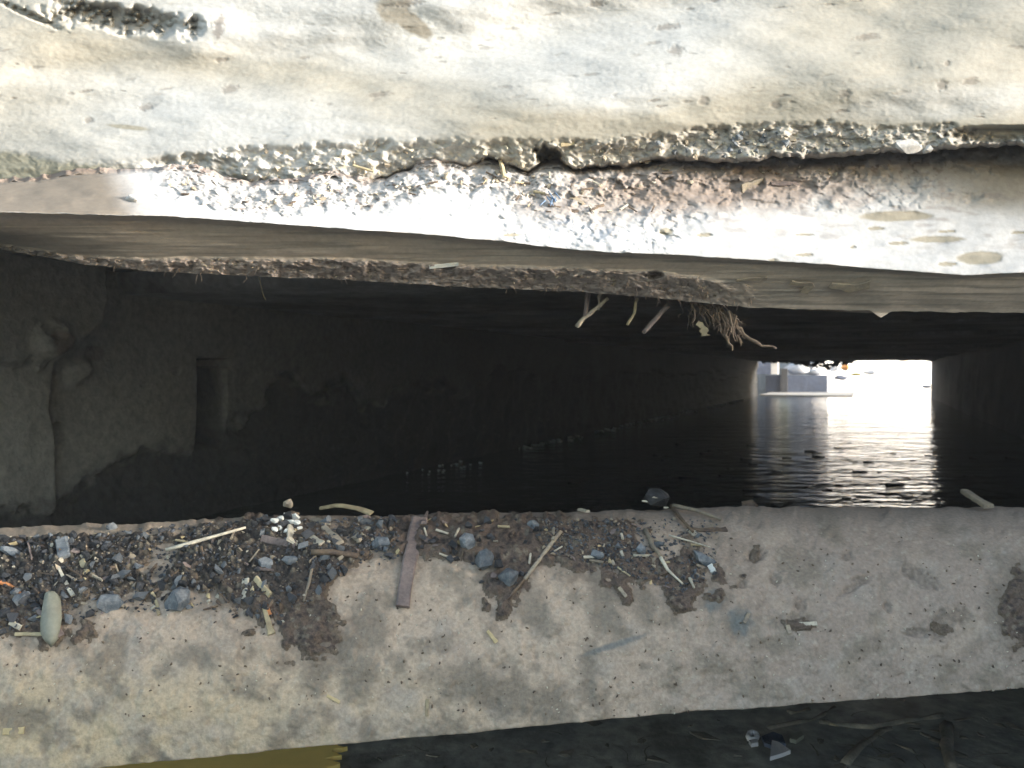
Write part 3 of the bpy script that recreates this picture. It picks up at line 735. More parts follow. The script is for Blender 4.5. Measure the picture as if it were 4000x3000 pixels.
def tube(name, pts, r0, r1, mt, seed=0, wob=0.0, sides=6, sub=3, parent=None):
    rnd = random.Random(seed)
    pts = [Vector(p) for p in pts]; out = []
    for a, b in zip(pts[:-1], pts[1:]):
        for k in range(sub): out.append(a.lerp(b, k / sub))
    out.append(pts[-1]); n = len(out)
    for i in range(1, n - 1): out[i] = out[i] + Vector((rnd.uniform(-1, 1), rnd.uniform(-1, 1), rnd.uniform(-1, 1))) * wob
    cen = sum(out, Vector()) / n
    V, Fc = [], []
    for i, p in enumerate(out):
        t = (out[min(i + 1, n - 1)] - out[max(i - 1, 0)]).normalized()
        s = t.cross(Vector((0.3, 1, 0.1))).normalized(); u = s.cross(t)
        r = (r0 + (r1 - r0) * i / (n - 1)) * rnd.uniform(.88, 1.12)
        for j in range(sides):
            an = 2 * math.pi * j / sides
            V.append(p - cen + s * math.cos(an) * r + u * math.sin(an) * r)
    for i in range(n - 1):
        for j in range(sides):
            Fc.append((i * sides + j, i * sides + (j + 1) % sides, (i + 1) * sides + (j + 1) % sides, (i + 1) * sides + j))
    Fc.append(tuple(reversed(range(sides)))); Fc.append(tuple((n - 1) * sides + j for j in range(sides)))
    o = link_mesh(name, V, Fc, mt, None, smooth=True, loc=cen)
    if parent is not None: o.parent = parent; o.matrix_parent_inverse = Matrix.Translation(-Vector(parent.location))
    return o

def on(key, pts, lift):
    r = []
    for x, y in pts:
        p, n = at(key, x, y); r.append(p + n * lift)
    return r

def sliver(name, key, pts, wpx, thpx, mt, label, cat, seed=0, taper=(1, 1), lift=None, arch=0.0, group=None, jag=0.15, taper_up=None):
    p, n = at(key, *pts[len(pts) // 2])
    th = M_(thpx, p); w = M_(wpx, p)
    q = on(key, pts, lift if lift is not None else th * 0.6)
    o = strip_piece(name, q, w, th, mt, seed, taper, jag, up=n, arch=M_(arch, p))
    return tag(o, label, cat, group)

def twig(name, key, pts, rpx, mt, label, cat, seed=0, r1=0.7, lift=None, wob=0.0, group=None):
    p, n = at(key, *pts[0]); r = M_(rpx, p)
    q = on(key, pts, lift if lift is not None else r * 1.1)
    o = tube(name, q, r, r * r1, mt, seed, wob)
    return tag(o, label, cat, group)

def stone(name, key, x, y, sx, sy, mt, label, cat="stone", seed=0, ang=0, group=None, sink=0.25, n=14, parent=None, dpt=None):
    p, nn = at(key, x, y)
    if dpt: p = Vector(P(x, y, dpt))
    a = M_(sx, p) / 2; b = M_(sy, p) / 2; hgt = min(a, b) * 0.9
    o = obj_from(name, hull(name, (a, b, hgt), mt, seed, n), parent)
    z = nn; x_ = Vector((math.cos(R(ang)), 0, -math.sin(R(ang)))); x_ = (x_ - z * x_.dot(z)).normalized(); y_ = z.cross(x_)
    o.rotation_euler = Matrix((x_, y_, z)).transposed().to_euler()
    o.location = p + nn * hgt * (1 - 2 * sink)
    return o if parent is not None else tag(o, label, cat, group)

# ---- notable single pieces on the coping
sliver("wood_splinter", "S", [(1637, 2035), (1615, 2150), (1590, 2260), (1572, 2375)], 62, 18, M_wood, "broad grey-mauve flat wood splinter standing across the pipe left of centre", "wood splinter", 1, (1.15, 0.8), jag=0.12)
sliver("wood_splinter", "S", [(1668, 2000), (1655, 2050)], 20, 14, M_wood, "thin pointed wood tip beside the top of the broad splinter", "wood splinter", 2, (0.4, 1.2))
twig("straw_stalk", "S", [(655, 2182), (995, 2078)], 9, M_pale, "long pale straight stalk with a knobbed end lying over the gravel heap", "stalk", 3, 0.6, lift=0.0085)
stone("stalk_knot", "S", 655, 2183, 26, 24, M_pale, "small pale knob at the lower end of the long straight stalk", "knob", 4)
q = [Vector(P(1250, 1985, .60)), Vector(P(1320, 1972, .595)), Vector(P(1400, 1985, .59)), Vector(P(1452, 2006, .585))]
tag(strip_piece("bark_curl", q, 0.0042, 0.0015, M_straw, 5, (0.6, 1.2)), "arched tan bark strip standing out above the pipe's top edge", "bark")
twig("stick", "S", [(2188, 2085), (2045, 2270)], 8.5, M_tan, "olive tan stick slanting down the pipe right of the broad splinter", "stick", 6, 0.8)
twig("stick", "S", [(2045, 2270), (1990, 2330), (1935, 2385)], 7, M_root, "thin dark stick tip continuing below the olive tan stick", "stick", 7, 0.4)
o = stone("charcoal_lump", "S", 2560, 2000, 120, 100, M_char, "large black charcoal lump standing on the pipe's top edge", "charcoal", 8, 0, n=18, sink=0.1); o.location += Vector((0, 0, 0.004))
for i, (x, y, s) in enumerate([(2520, 1960, 22), (2560, 1945, 26), (2600, 1985, 14)]):
    p = Vector(P(x, y - 2, 0.588)); f = obj_from("flake", hull("flake", (0.0028, 0.001, 0.0009), M_pale, 40 + i, 8), o)
    f.matrix_parent_inverse = Matrix.Identity(4)
    f.location = (Matrix.LocRotScale(o.location, o.rotation_euler, None).inverted()) @ p
LOOSEF = []
for i, (x, y, s) in enumerate([(1075, 2050, 34), (1100, 2038, 30), (1125, 2028, 34), (1150, 2035, 36), (1165, 2055, 30), (1068, 2078, 26), (1140, 2050, 28), (1092, 2068, 24), (1172, 2068, 22), (1120, 2075, 20)]):
    stone("foam_crumb", "S", x, y, s * 1.3, s, M_white, "white foam crumb in the small white cluster on the gravel heap", "crumb", 50 + i, i * 37, "white foam crumbs clustered on the heap", 0.0)
    LOOSEF.append((LASTO[0], x, y))
sliver("wood_chip", "S", [(1140, 2062), (1142, 2122)], 44, 10, M_pale, "pale cream wood chip just below the white foam crumbs", "wood chip", 9, (0.8, 1.25))
sliver("wood_chip", "S", [(1020, 2105), (1160, 2128)], 30, 10, M_wood, "brown-grey chip lying crosswise under the cream chip", "wood chip", 10)
sliver("wood_chip", "S", [(1270, 2065), (1328, 2128)], 36, 14, M_tan, "plump tan chip slanting right of the cream chip", "wood chip", 11, (0.7, 1))
sliver("wood_chip", "S", [(1198, 2092), (1255, 2125)], 30, 10, M_pale, "short yellow-cream chip between the cream chip and the plump tan one", "wood chip", 12)
sliver("wood_chip", "S", [(1385, 2105), (1440, 2068)], 32, 12, M_tan, "brown chip tilted up below the arched bark strip", "wood chip", 13, (1, .7))
sliver("wood_chip", "S", [(1215, 2030), (1280, 2045)], 26, 8, M_tan, "flat tan chip below the arched bark strip's left end", "wood chip", 14)
twig("stick", "S", [(1220, 2158), (1300, 2170), (1392, 2178)], 12, M_root, "short thick brown stick lying level below the chips", "stick", 15, 1.0)
sliver("wood_chip", "S", [(962, 2262), (955, 2340)], 34, 9, M_pale, "upright straw coloured chip in the lower middle of the heap", "wood chip", 16, (1, .9))
sliver("wood_chip", "S", [(1000, 2265), (1055, 2325)], 24, 9, M_straw, "slanting straw coloured chip beside the upright one", "wood chip", 17)
sliver("wood_chip", "S", [(988, 2268), (984, 2345)], 14, 8, M_straw, "narrow straw sliver between two straw coloured chips", "wood chip", 18)
sliver("wood_chip", "S", [(1035, 2375), (1062, 2480)], 26, 10, M_straw, "long yellow chip hanging lowest on the heap", "wood chip", 19, (0.6, 1.1))
sliver("wood_chip", "S", [(1036, 2370), (1048, 2405)], 20, 12, M_rust, "rust orange top of the lowest yellow chip", "wood chip", 20)
twig("stick", "S", [(1226, 2212), (1205, 2280), (1186, 2345)], 7, M_tan, "thin grey-tan stick below the level brown stick", "stick", 21, 0.6)
sliver("wood_chip", "S", [(225, 2215), (255, 2270), (288, 2332)], 26, 8, M_pale, "long pale pointed chip at far left above the oval pebble", "wood chip", 22, (0.4, .6))
o = stone("pebble", "S", 205, 2412, 84, 270, M_pebg, "large smooth green-grey oval pebble at far left", "pebble", 23, -24, n=60, sink=0.35)
for pl_ in o.data.polygons: pl_.use_smooth = True
sliver("bark_flake", "S", [(150, 2370), (200, 2440), (255, 2480)], 34, 8, M_wood, "dark bark flake stuck on the oval pebble's left side", "bark", 24, (0.4, 1), lift=0.004)
sliver("straw_piece", "S", [(0, 2272), (45, 2292), (92, 2325)], 16, 9, M_rust, "orange straw piece at the photo's left edge", "straw", 25)
sliver("wood_chip", "S", [(322, 2190), (338, 2238)], 24, 10, M_straw, "tan chip right of the white chip at far left", "wood chip", 26)
sliver("wood_chip", "S", [(245, 2112), (255, 2180)], 46, 16, M_grey, "pale blue-grey block of chip at far left", "wood chip", 27)
sliver("wood_chip", "S", [(262, 2115), (258, 2178)], 16, 18, M_pale, "cream rim chip against the blue-grey block at far left", "wood chip", 28)
sliver("wood_chip", "S", [(45, 2430), (85, 2455)], 20, 8, M_pale, "small pale sliver left of the oval pebble", "wood chip", 29)
sliver("straw_piece", "S", [(60, 2472), (170, 2478)], 14, 7, M_straw, "thin pale straw lying level below the oval pebble", "straw", 30)
sliver("straw_piece", "S", [(612, 2345), (622, 2405)], 12, 7, M_straw, "short upright straw below the middle of the gravel heap", "straw", 31)
sliver("seed_leaf", "C", [(1902, 2466), (1942, 2512)], 24, 5, M_leaf, "small cream seed leaf on the bare middle of the pipe", "leaf", 32, (0.5, .7))
sliver("seed_leaf", "C", [(15, 2862), (95, 2852)], 34, 5, M_leaf, "yellow leaf near the bottom left corner on the pipe", "leaf", 33, (0.7, .8))
sliver("straw_piece", "C", [(1672, 2732), (1664, 2795)], 13, 6, M_straw, "short upright straw near the pipe's lower edge", "straw", 34)
sliver("seed_leaf", "C", [(1275, 2350 + 370), (1330, 2745)], 12, 4, M_leaf, "faint thin leaf low on the pipe right of centre left", "leaf", 35)
twig("twig", "S", [(2520, 2080), (2548, 2140), (2575, 2185)], 10, M_tan, "stout grey twig starting below the charcoal lump", "twig", 36, 0.9, wob=0.0004)
twig("twig", "S", [(2575, 2185), (2610, 2230), (2665, 2288)], 8, M_pale, "pale twig running on down from the stout grey one", "twig", 37, 0.5)
twig("twig", "S", [(2612, 2102), (2700, 2128), (2775, 2148)], 4.5, M_pale, "hair thin pale twig lying right of the stout grey twig", "twig", 38, 0.6, lift=0.0025)
twig("twig", "S", [(2690, 2255), (2714, 2300)], 7, M_pale, "short white twig at the lower end of the right soil patch", "twig", 39, 0.7)
sliver("wood_chip", "S", [(2768, 2208), (2790, 2236)], 22, 8, M_white, "white chip at the right end of the soil patch", "wood chip", 40)
twig("twig", "S", [(2635, 1995), (2720, 2015), (2808, 2045)], 9, M_tan, "tan twig sloping right from the charcoal lump", "twig", 41, 0.7, lift=0.004)
twig("twig", "S", [(2625, 1992), (2660, 2040), (2700, 2090)], 8, M_root, "brown twig under the tan sloping twig", "twig", 42, 0.7, lift=0.003)
sliver("bark_flake", "S", [(2680, 2070), (2740, 2075), (2835, 2072)], 26, 8, M_root, "crumbled brown bark strip below the tan sloping twig", "bark", 43, (.6, 1), jag=.4)
sliver("bark_flake", "S", [(2692, 2072), (2720, 2095)], 30, 7, M_pale, "white fleck of bark at the crumbled strip's left end", "bark", 44)
sliver("wood_chip", "S", [(2480, 2172), (2540, 2165)], 20, 9, M_pale, "white chip crossing the stout grey twig", "wood chip", 45)
sliver("wood_chip", "S", [(2420, 2290), (2450, 2335)], 14, 9, M_tan, "tan sliver in the dark pock right of the stick", "wood chip", 46)
stone("grain", "S", 2381, 2198, 22, 28, M_straw, "single bright yellow grain in the middle soil patch", "grain", 47)
sliver("wood_chip", "S", [(1715, 2165), (1772, 2185)], 14, 6, M_pale, "thin cream sliver right of the broad splinter", "wood chip", 48, (.4, .5))
sliver("wood_chip", "C", [(3070, 2445), (3085, 2480)], 18, 8, M_tan, "upright tan chip in the small rubble right of centre", "wood chip", 49)
sliver("wood_chip", "C", [(3110, 2442), (3190, 2434)], 16, 8, M_pale, "level cream chip in the small rubble right of centre", "wood chip", 50)
sliver("wood_chip", "C", [(2905, 2435), (2925, 2395)], 14, 7, M_tan, "brown sliver leaning right of the blue-grey smudge", "wood chip", 51)
q = [Vector(P(3768, 1918, .64)), Vector(P(3810, 1945, .625)), Vector(P(3862, 1978, .61))]
tag(strip_piece("wood_chip", q, 0.0075, 0.003, M_tan, 52, (0.8, 1.1)), "blunt brown chip sticking up over the pipe's right end", "wood chip")
o = stone("stone", "S", 2920, 1985, 90, 60, M_root, "rounded brown clod just behind the pipe's top edge, left of the water glare", "clod", 53, dpt=0.66)
o = stone("stone", "S", 1128, 2015, 48, 46, M_tan, "round brown nodule highest on the heap's skyline", "stone", 54, n=24); o.location += Vector((0, 0, 0.007))
stone("stone", "S", 1145, 2020, 60, 40, M_root, "brown clod under the round nodule on the skyline", "clod", 55)
sliver("bark_flake", "S", [(2265, 2000), (2295, 2008)], 18, 9, M_pale, "small pale flake on the pipe's top edge near the middle", "bark", 56, lift=.002)
for i, (x, y, sx, sy, a, lab) in enumerate([
    (700, 2350, 110, 130, 20, "large blue-grey angular stone low in the middle of the heap"),
    (1490, 2135, 80, 70, 10, "blue-grey stone with a yellow grain, left of the broad splinter"),
    (1815, 2130, 90, 90, 0, "rounded blue-grey stone above the clump right of the broad splinter"),
    (1885, 2200, 100, 110, 30, "blue-grey crumbly stone under the rounded one right of the splinter"),
    (1985, 2265, 110, 90, 0, "dark blue stone between the two sticks"),
    (430, 2360, 110, 90, 0, "grey-green stone right of the oval pebble"),
    (1030, 2205, 80, 60, 30, "pale blue-grey stone above the straw coloured chips"),
    (1140, 2190, 80, 46, 10, "flat dark blue stone below the cream chip"),
    (90, 2345, 70, 90, 0, "dull grey-brown stone left of the oval pebble"),
    (435, 2065, 46, 50, 0, "pale blue stone on the heap's top edge at left"),
    (40, 2160, 110, 40, 5, "flat grey stone at the photo's left edge"),
    (2080, 2060, 60, 50, 20, "grey speckled stone near the top right of the splinter"),
    (2330, 2170, 60, 46, 20, "grey stone in the middle soil patch"),
    (2500, 2150, 50, 56, 0, "blue-white stone left of the stout grey twig"),
    (2565, 2130, 70, 30, 5, "flat grey stone right of the stout grey twig"),
    (2740, 2185, 120, 60, 20, "smooth mauve-grey flat stone in the right soil patch")]):
    stone("stone", "S", x, y, sx, sy, M_grey, lab, "stone", 60 + i, a, None, 0.3, 22)

# ---- the heap: countable gravel as individuals, sharing a few meshes
rs = random.Random(77)
protos = {}
def proto_set(nm, mt, k, base_seed, flat=0.8):
    protos[nm] = [hull(nm, (1, rs.uniform(.65, .95), flat * rs.uniform(.6, .9)), mt, base_seed + i, 10) for i in range(k)]
proto_set("gravel_chip", M_char, 6, 200); proto_set("grey_chip", M_grey, 4, 220); proto_set("tan_grain", M_tan, 4, 240); proto_set("pale_grain", M_pale, 3, 260)
LOOSE = []; LOOSEB = []; LOOSEW = []
def scatter(name, mset, n, region, smin, smax, label, cat, group, key="S", parent=None, sink=0.2):
    k = 0
    while k < n:
        x, y = region(rs)
        p, nn = at(key, x, y)
        me = rs.choice(protos[mset]); s = rs.uniform(smin, smax) * (0.75 if rs.random() < 0.5 else 1.0)
        o = obj_from(name, me, parent)
        r = M_(s, p) / 2
        q = nn.to_track_quat('Z', 'Y').to_euler()
        o.rotation_euler = (nn.to_track_quat('Z', 'Y') @ Matrix.Rotation(rs.uniform(0, 6.28), 3, 'Z').to_quaternion() @ Matrix.Rotation(rs.uniform(-.5, .5), 3, 'X').to_quaternion()).to_euler()
        o.scale = (r, r, r)
        o.location = p + nn * r * (0.6 - sink)
        if parent is None: tag(o, label, cat, group); LOOSE.append((o, x, y))
        k += 1
def reg_heap(r):
    while True:
        x = r.uniform(-60, 1560); top = np.interp(x, [0, 500, 1000, 1560], [2110, 2075, 2030, 2025])
        lo = np.interp(x, [0, 400, 800, 1100, 1300, 1560], [2480, 2400, 2380, 2450, 2260, 2180])
        y = top + (lo - top) * r.random() ** 1.3
        if 1370 < x < 1480 and y > 2200: continue
        return x, y
def reg_mid(r):
    x = r.uniform(1650, 2120); return x, r.uniform(2030, np.interp(x, [1650, 1900, 2050, 2120], [2150, 2290, 2330, 2160]))
def reg_mid2(r):
    x = r.uniform(2120, 2800); return x, r.uniform(2030, np.interp(x, [2120, 2400, 2650, 2800], [2160, 2220, 2330, 2250]))
scatter("gravel_chip", "gravel_chip", 130, reg_heap, 26, 72, "black gravel chip in the debris heap on the left part of the pipe", "gravel", "black gravel chips in the left heap")
scatter("gravel_chip", "grey_chip", 90, reg_heap, 24, 70, "grey gravel chip in the debris heap on the left part of the pipe", "gravel", "grey gravel chips in the left heap")
scatter("pebble_grain", "tan_grain", 42, reg_heap, 20, 44, "tan grain in the debris heap on the left part of the pipe", "grain", "tan grains in the left heap")
scatter("pebble_grain", "pale_grain", 26, reg_heap, 14, 30, "pale round grain in the debris heap on the left part of the pipe", "grain", "pale grains in the left heap")
scatter("gravel_chip", "gravel_chip", 34, reg_mid, 22, 58, "dark gravel chip among the blue-grey stones right of the broad splinter", "gravel", "gravel right of the broad splinter")
scatter("gravel_chip", "grey_chip", 22, reg_mid2, 16, 40, "small grey chip in the brown soil patch on the pipe's middle", "gravel", "grey chips in the middle soil")
scatter("pebble_grain", "tan_grain", 24, reg_mid2, 14, 34, "small tan crumb in the brown soil patch on the pipe's middle", "grain", "tan crumbs in the middle soil")

def reg_strawheap(r):
    return r.uniform(0, 1500), r.uniform(2060, 2380)
for i in range(34):
    x, y = reg_heap(rs); an = rs.uniform(0, math.pi); L_ = rs.uniform(25, 75)
    x1, y1 = x + L_ * math.cos(an), y + L_ * math.sin(an) * .8
    sliver("straw_bit", "S", [(x, y), (x1, min(y1, 2500))], rs.uniform(7, 18), rs.uniform(5, 9), rs.choice([M_straw, M_tan, M_root, M_root, M_wood]), "short straw bit scattered through the left debris heap", "straw", 300 + i, (rs.uniform(.2, 1), rs.uniform(.3, 1)), jag=.4, group="straw bits in the left heap", lift=0.002)
    LOOSE.append((LASTO[0], x, y))
for i in range(26):
    x, y = reg_mid2(rs) if i % 2 else reg_mid(rs); an = rs.uniform(0, math.pi); L_ = rs.uniform(20, 60)
    sliver("straw_bit", "S", [(x, y), (x + L_ * math.cos(an), y + L_ * math.sin(an) * .8)], rs.uniform(6, 12), rs.uniform(4, 7), rs.choice([M_straw, M_tan, M_root, M_pale]), "short straw bit in the brown soil on the pipe's middle", "straw", 340 + i, group="straw bits in the middle soil", lift=0.0015)
    LOOSE.append((LASTO[0], x, y))

for i in range(90):
    inleft = i % 3 != 0
    x, y = reg_heap(rs) if inleft else (reg_mid2(rs) if i % 2 else reg_mid(rs))
    p, nn = at("S", x, y); a_ = M_(rs.uniform(22, 60), p) / 2
    me = hull("bark_flake", (a_, a_ * rs.uniform(.35, .7), a_ * .14), rs.choice([M_root, M_wood, M_root, M_tan, M_leaf]), 3000 + i, 9)
    o = obj_from("bark_flake", me); o.location = p + nn * 0.0012
    o.rotation_euler = (nn.to_track_quat('Z', 'Y') @ Matrix.Rotation(rs.uniform(0, 6.28), 3, 'Z').to_quaternion() @ Matrix.Rotation(rs.uniform(-.5, .5), 3, 'X').to_quaternion()).to_euler()
    tag(o, "brown bark flake in the debris", "bark", "bark flakes in the debris on the pipe"); LOOSE.append((o, x, y))

# fine grit, uncountable
def grit(name, n, regf, key, smin, smax, mt, label):
    V, Fc = [], []
    base_me = hull("tmp", (1, .8, .7), mt, 5, 9)
    bv = np.array([v.co[:] for v in base_me.vertices]); bf = [tuple(p.vertices) for p in base_me.polygons]
    for i in range(n):
        x, y = regf(rs); p, nn = at(key, x, y); r = M_(rs.uniform(smin, smax), p) / 2
        q = np.array((nn.to_track_quat('Z', 'Y').to_matrix() @ Matrix.Rotation(rs.uniform(0, 6.28), 3, 'Z')))
        o0 = len(V); V += list((bv * r) @ q.T + np.array(p) + np.array(nn) * r * .3); Fc += [tuple(k + o0 for k in f) for f in bf]
    bpy.data.meshes.remove(base_me)
    o = link_mesh(name, V, Fc, mt); return tag(o, label, "grit", kind="stuff")
reg_c = lambda r: (r.uniform(-50, 4050), r.uniform(2080, 2800))
reg_any = lambda r: reg_heap(r) if r.random() < .7 else reg_mid2(r)
grit("grit", 1700, reg_any, "S", 8, 22, M_char, "fine black grit between the gravel on the pipe")
grit("grit", 900, reg_any, "S", 6, 14, M_tan, "fine tan grit between the gravel on the pipe")
grit("grit", 260, reg_c, "C", 5, 13, M_pale, "fine pale specks stuck all over the bare pipe")
grit("grit", 500, reg_c, "C", 5, 17, M_root, "fine brown specks stuck all over the bare pipe")

# ---- pieces set in the rims of the upper concrete
def reg_rimA(r):
    x = r.uniform(700, 3500); a_ = np.interp(x, XS, rim); b_ = np.interp(x, XS, crk); return x, r.uniform(a_ + 15, b_ - 12)
def reg_rimA2(r):
    x = r.uniform(2550, 3250); a_ = np.interp(x, XS, rim); b_ = np.interp(x, XS, crk); return x, r.uniform(a_ + 15, b_ - 12)
def reg_rimB(r):
    x = r.uniform(650, 3300); b_ = np.interp(x, XS, crk); return x, b_ + r.uniform(18, 90)
proto_set("rim_a", M_tan, 3, 400); proto_set("rim_b", M_grey, 3, 410); proto_set("rim_c", M_pale, 3, 420)
scatter("pebble", "rim_a", 60, reg_rimA, 14, 34, None, None, None, "A", slabA, 0.35)
scatter("pebble", "rim_b", 34, reg_rimA2, 14, 40, None, None, None, "A", slabA, 0.35)
scatter("pebble", "rim_c", 60, reg_rimA, 12, 30, None, None, None, "A", slabA, 0.3)
scatter("pebble", "rim_c", 30, reg_rimB, 12, 30, None, None, None, "B", beamB, 0.3)
scatter("pebble", "rim_a", 40, reg_rimB, 14, 36, None, None, None, "B", beamB, 0.3)
def reg_strip(r):
    x = r.uniform(700, 2850); b_ = np.interp(x, XS, bot); return x, b_ - r.uniform(10, 70)
scatter("pebble", "rim_a", 60, reg_strip, 10, 24, None, None, None, "B", beamB, 0.3)
M_lime = mat("lime_stone", (0.55, 0.54, 0.52), 0.8, nscale=500, var=0.15, bump=0.5, bdist=0.001, col2=(0.42, 0.40, 0.37))
o = stone("mortar_stone", "B", 3532, 588, 128, 76, M_lime, "pale domed mortar stone wedged in the crack at right", "stone", 501, 0, n=30, dpt=0.515)
o = stone("mortar_stone", "B", 3622, 590, 44, 40, M_lime, "small pale stone beside the domed one in the crack", "stone", 502, 0, n=20, dpt=0.515)
stone("mortar_stone", "B", 592, 690, 66, 36, M_lime, "white chip lodged in the crack at left", "stone", 503, 25, dpt=0.512)
stone("mortar_stone", "B", 735, 700, 160, 50, M_lime, "broad white mortar piece lodged in the crack at left", "stone", 504, 5, dpt=0.515, n=26)
stone("plastic_bit", "B", 792, 676, 34, 18, M_blue, "light blue plastic bit in the crack at left", "plastic bit", 505, 10, dpt=0.508)
stone("mortar_stone", "B", 535, 783, 90, 50, M_lime, "rounded white lump at the left end of the bright face", "stone", 506, 10, sink=.4)
sliver("wood_chip", "B", [(1950, 655), (1955, 722)], 22, 9, M_straw, "upright straw chip leaning over the crack at centre", "wood chip", 507, (.5, .9), lift=.006)
sliver("leaf_flake", "B", [(2140, 800), (2255, 830), (2360, 800)], 20, 4, M_root, "crumpled brown leaf shred below the crack, near the blue fibres", "leaf", 508, (.5, .7), jag=.4)
sliver("leaf_flake", "B", [(2240, 770), (2280, 800)], 46, 5, M_tan, "tan leaf scrap below the crack right of the blue fibres", "leaf", 509, (1, .5), jag=.3)
sliver("bark_flake", "B", [(2895, 742), (2975, 700)], 40, 8, M_tan, "pale bark flake hanging below the crack right of centre", "bark", 510, (1, .4))
sliver("bark_flake", "B", [(3010, 715), (3110, 722)], 26, 7, M_wood, "brown bark flake right of the pale one below the crack", "bark", 511)
sliver("wood_chip", "A", [(2190, 570), (2240, 560)], 14, 6, M_straw, "straw sliver just above the dark hole over the crack", "wood chip", 512)
sliver("wood_chip", "B", [(1370, 695), (1440, 712)], 16, 6, M_straw, "pale straw sliver in the crack left of centre", "wood chip", 513, lift=.008)
sliver("wood_chip", "B", [(2340, 655), (2440, 668)], 24, 8, M_tan, "flat brown chip lying in the crack right of the hole", "wood chip", 514, lift=.006)
for i in range(9):
    x, y = 2150 + rs.uniform(-20, 60), 755 + rs.uniform(-15, 40)
    twig("fibre", "B", [(x, y), (x + rs.uniform(-30, 30), y + rs.uniform(8, 40))], 2.6, M_blue, "blue plastic fibre in the small tuft below the crack at centre", "fibre", 520 + i, group="blue plastic fibres", lift=.002)
for i in range(40):
    x, y = reg_rimB(rs) if i % 3 else (rs.uniform(2000, 2700), rs.uniform(700, 860)); an = rs.uniform(0, math.pi); L_ = rs.uniform(15, 50)
    sliver("straw_bit", "B", [(x, y), (x + L_ * math.cos(an), y + L_ * math.sin(an) * .6)], rs.uniform(4, 9), 4, rs.choice([M_straw, M_root, M_root, M_pale]), "tiny straw bit caught on the beam face below the crack", "straw", 540 + i, group="straw bits caught below the crack", lift=.0012)
    LOOSEB.append((LASTO[0], x, y))
sliver("paint_flake", "B", [(1680, 1042), (1790, 1030)], 22, 5, M_white, "whitish smear-like flake on the beam's shaded underside", "flake", 590, (.7, .8))
for i, (pts, w, lab) in enumerate([([(2875, 1086), (2990, 1080)], 26, "narrow pale leaf flake on the shaded underside, leftmost of three"),
                                   ([(3085, 1095), (3165, 1105), (3130, 1135)], 46, "folded pale leaf flake on the shaded underside, middle of three"),
                                   ([(3240, 1105), (3320, 1120), (3395, 1105)], 62, "largest curled pale leaf flake on the shaded underside, rightmost of three")]):
    sliver("leaf_flake", "B", pts, w, 5, M_tan, lab, "leaf", 595 + i, (.5, .9), jag=.35, lift=.002)

# ---- roots and straws hanging from the beam's back edge
def hang(name, pts, r0, r1, mt, label, cat, seed, wob=0.0006):
    return tag(tube(name, [P(x, y, d) for x, y, d in pts], r0, r1, mt, seed, wob), label, cat)
hang("hanging_straw", [(2308, 1075, .545), (2296, 1150, .55), (2285, 1235, .55)], .0020, .0017, M_wood, "upright tan straw hanging from the beam at centre", "straw", 601, .0002)
hang("hanging_straw", [(2375, 1165, .55), (2330, 1205, .55), (2288, 1235, .55), (2252, 1278, .55)], .0013, .0016, M_tan, "bent pale straw tip joining the upright tan straw", "straw", 602)
hang("hanging_straw", [(2352, 1110, .548), (2342, 1160, .55), (2338, 1212, .55)], .0016, .0006, M_tan, "short pale shred hanging beside the upright tan straw", "straw", 603)
hang("hanging_root", [(2492, 1165, .555), (2478, 1220, .555), (2450, 1270, .555)], .0010, .0011, M_straw, "thin pale root hanging between the bent straw and the thick stub", "root", 604)
hang("hanging_root", [(2610, 1192, .555), (2560, 1245, .555), (2512, 1302, .555)], .0019, .0014, M_wood, "thick brown root stub hanging diagonally at centre", "root", 605, .0003)
hang("hanging_root", [(1008, 1075, .55), (1022, 1120, .55), (1038, 1172, .55)], .0006, .0004, M_straw, "single fine rootlet hanging alone at left", "root", 606)
tag(strip_piece("leaf_flake", [P(2722, 1262, .56), P(2748, 1280, .56), P(2752, 1312, .56)], .006, .001, M_straw, 607, (.5, 1), .4, up=(0, -1, .1)), "bright tan leaf scrap dangling left of the root clump", "leaf")
rf0 = random.Random(21)
rc = empty("root_clump", tuple(P(2840, 1200, .565)))
tag(rc, "shaggy brown root clump hanging at the beam's lower edge with one long curling root", "roots")
tube("main_root", [P(2700, 1170, .55), P(2790, 1200, .56), P(2850, 1260, .565), P(2910, 1300, .565), P(2960, 1345, .565), P(3032, 1362, .565)], .0026, .0009, M_root, 610, .0016, parent=rc)
tube("main_root", [P(2800, 1180, .56), P(2830, 1250, .565), P(2838, 1330, .565), P(2860, 1370, .565)], .0026, .0006, M_root, 611, .0016, parent=rc)
tube("main_root", [P(2850, 1230, .565), P(2890, 1300, .565), P(2895, 1350, .565)], .0020, .0005, M_root, 612, .0014, parent=rc)
for i in range(16):
    x0 = 2700 + rf0.random() * 190; y0 = 1175 + max(0, x0 - 2780) * .6; x1 = x0 + rf0.uniform(-30, 70); y1 = y0 + rf0.uniform(40, 150); dd_ = .56 + rf0.uniform(-.01, .01)
    tube("side_root", [P(x0, y0, dd_), P((x0 + x1) / 2 + rf0.uniform(-18, 18), (y0 + y1) / 2, dd_), P(x1, y1, dd_)], .0011, .0002, M_root, 630 + i, .0008, sides=5, parent=rc)
V, Fc = [], []
rf = random.Random(9)
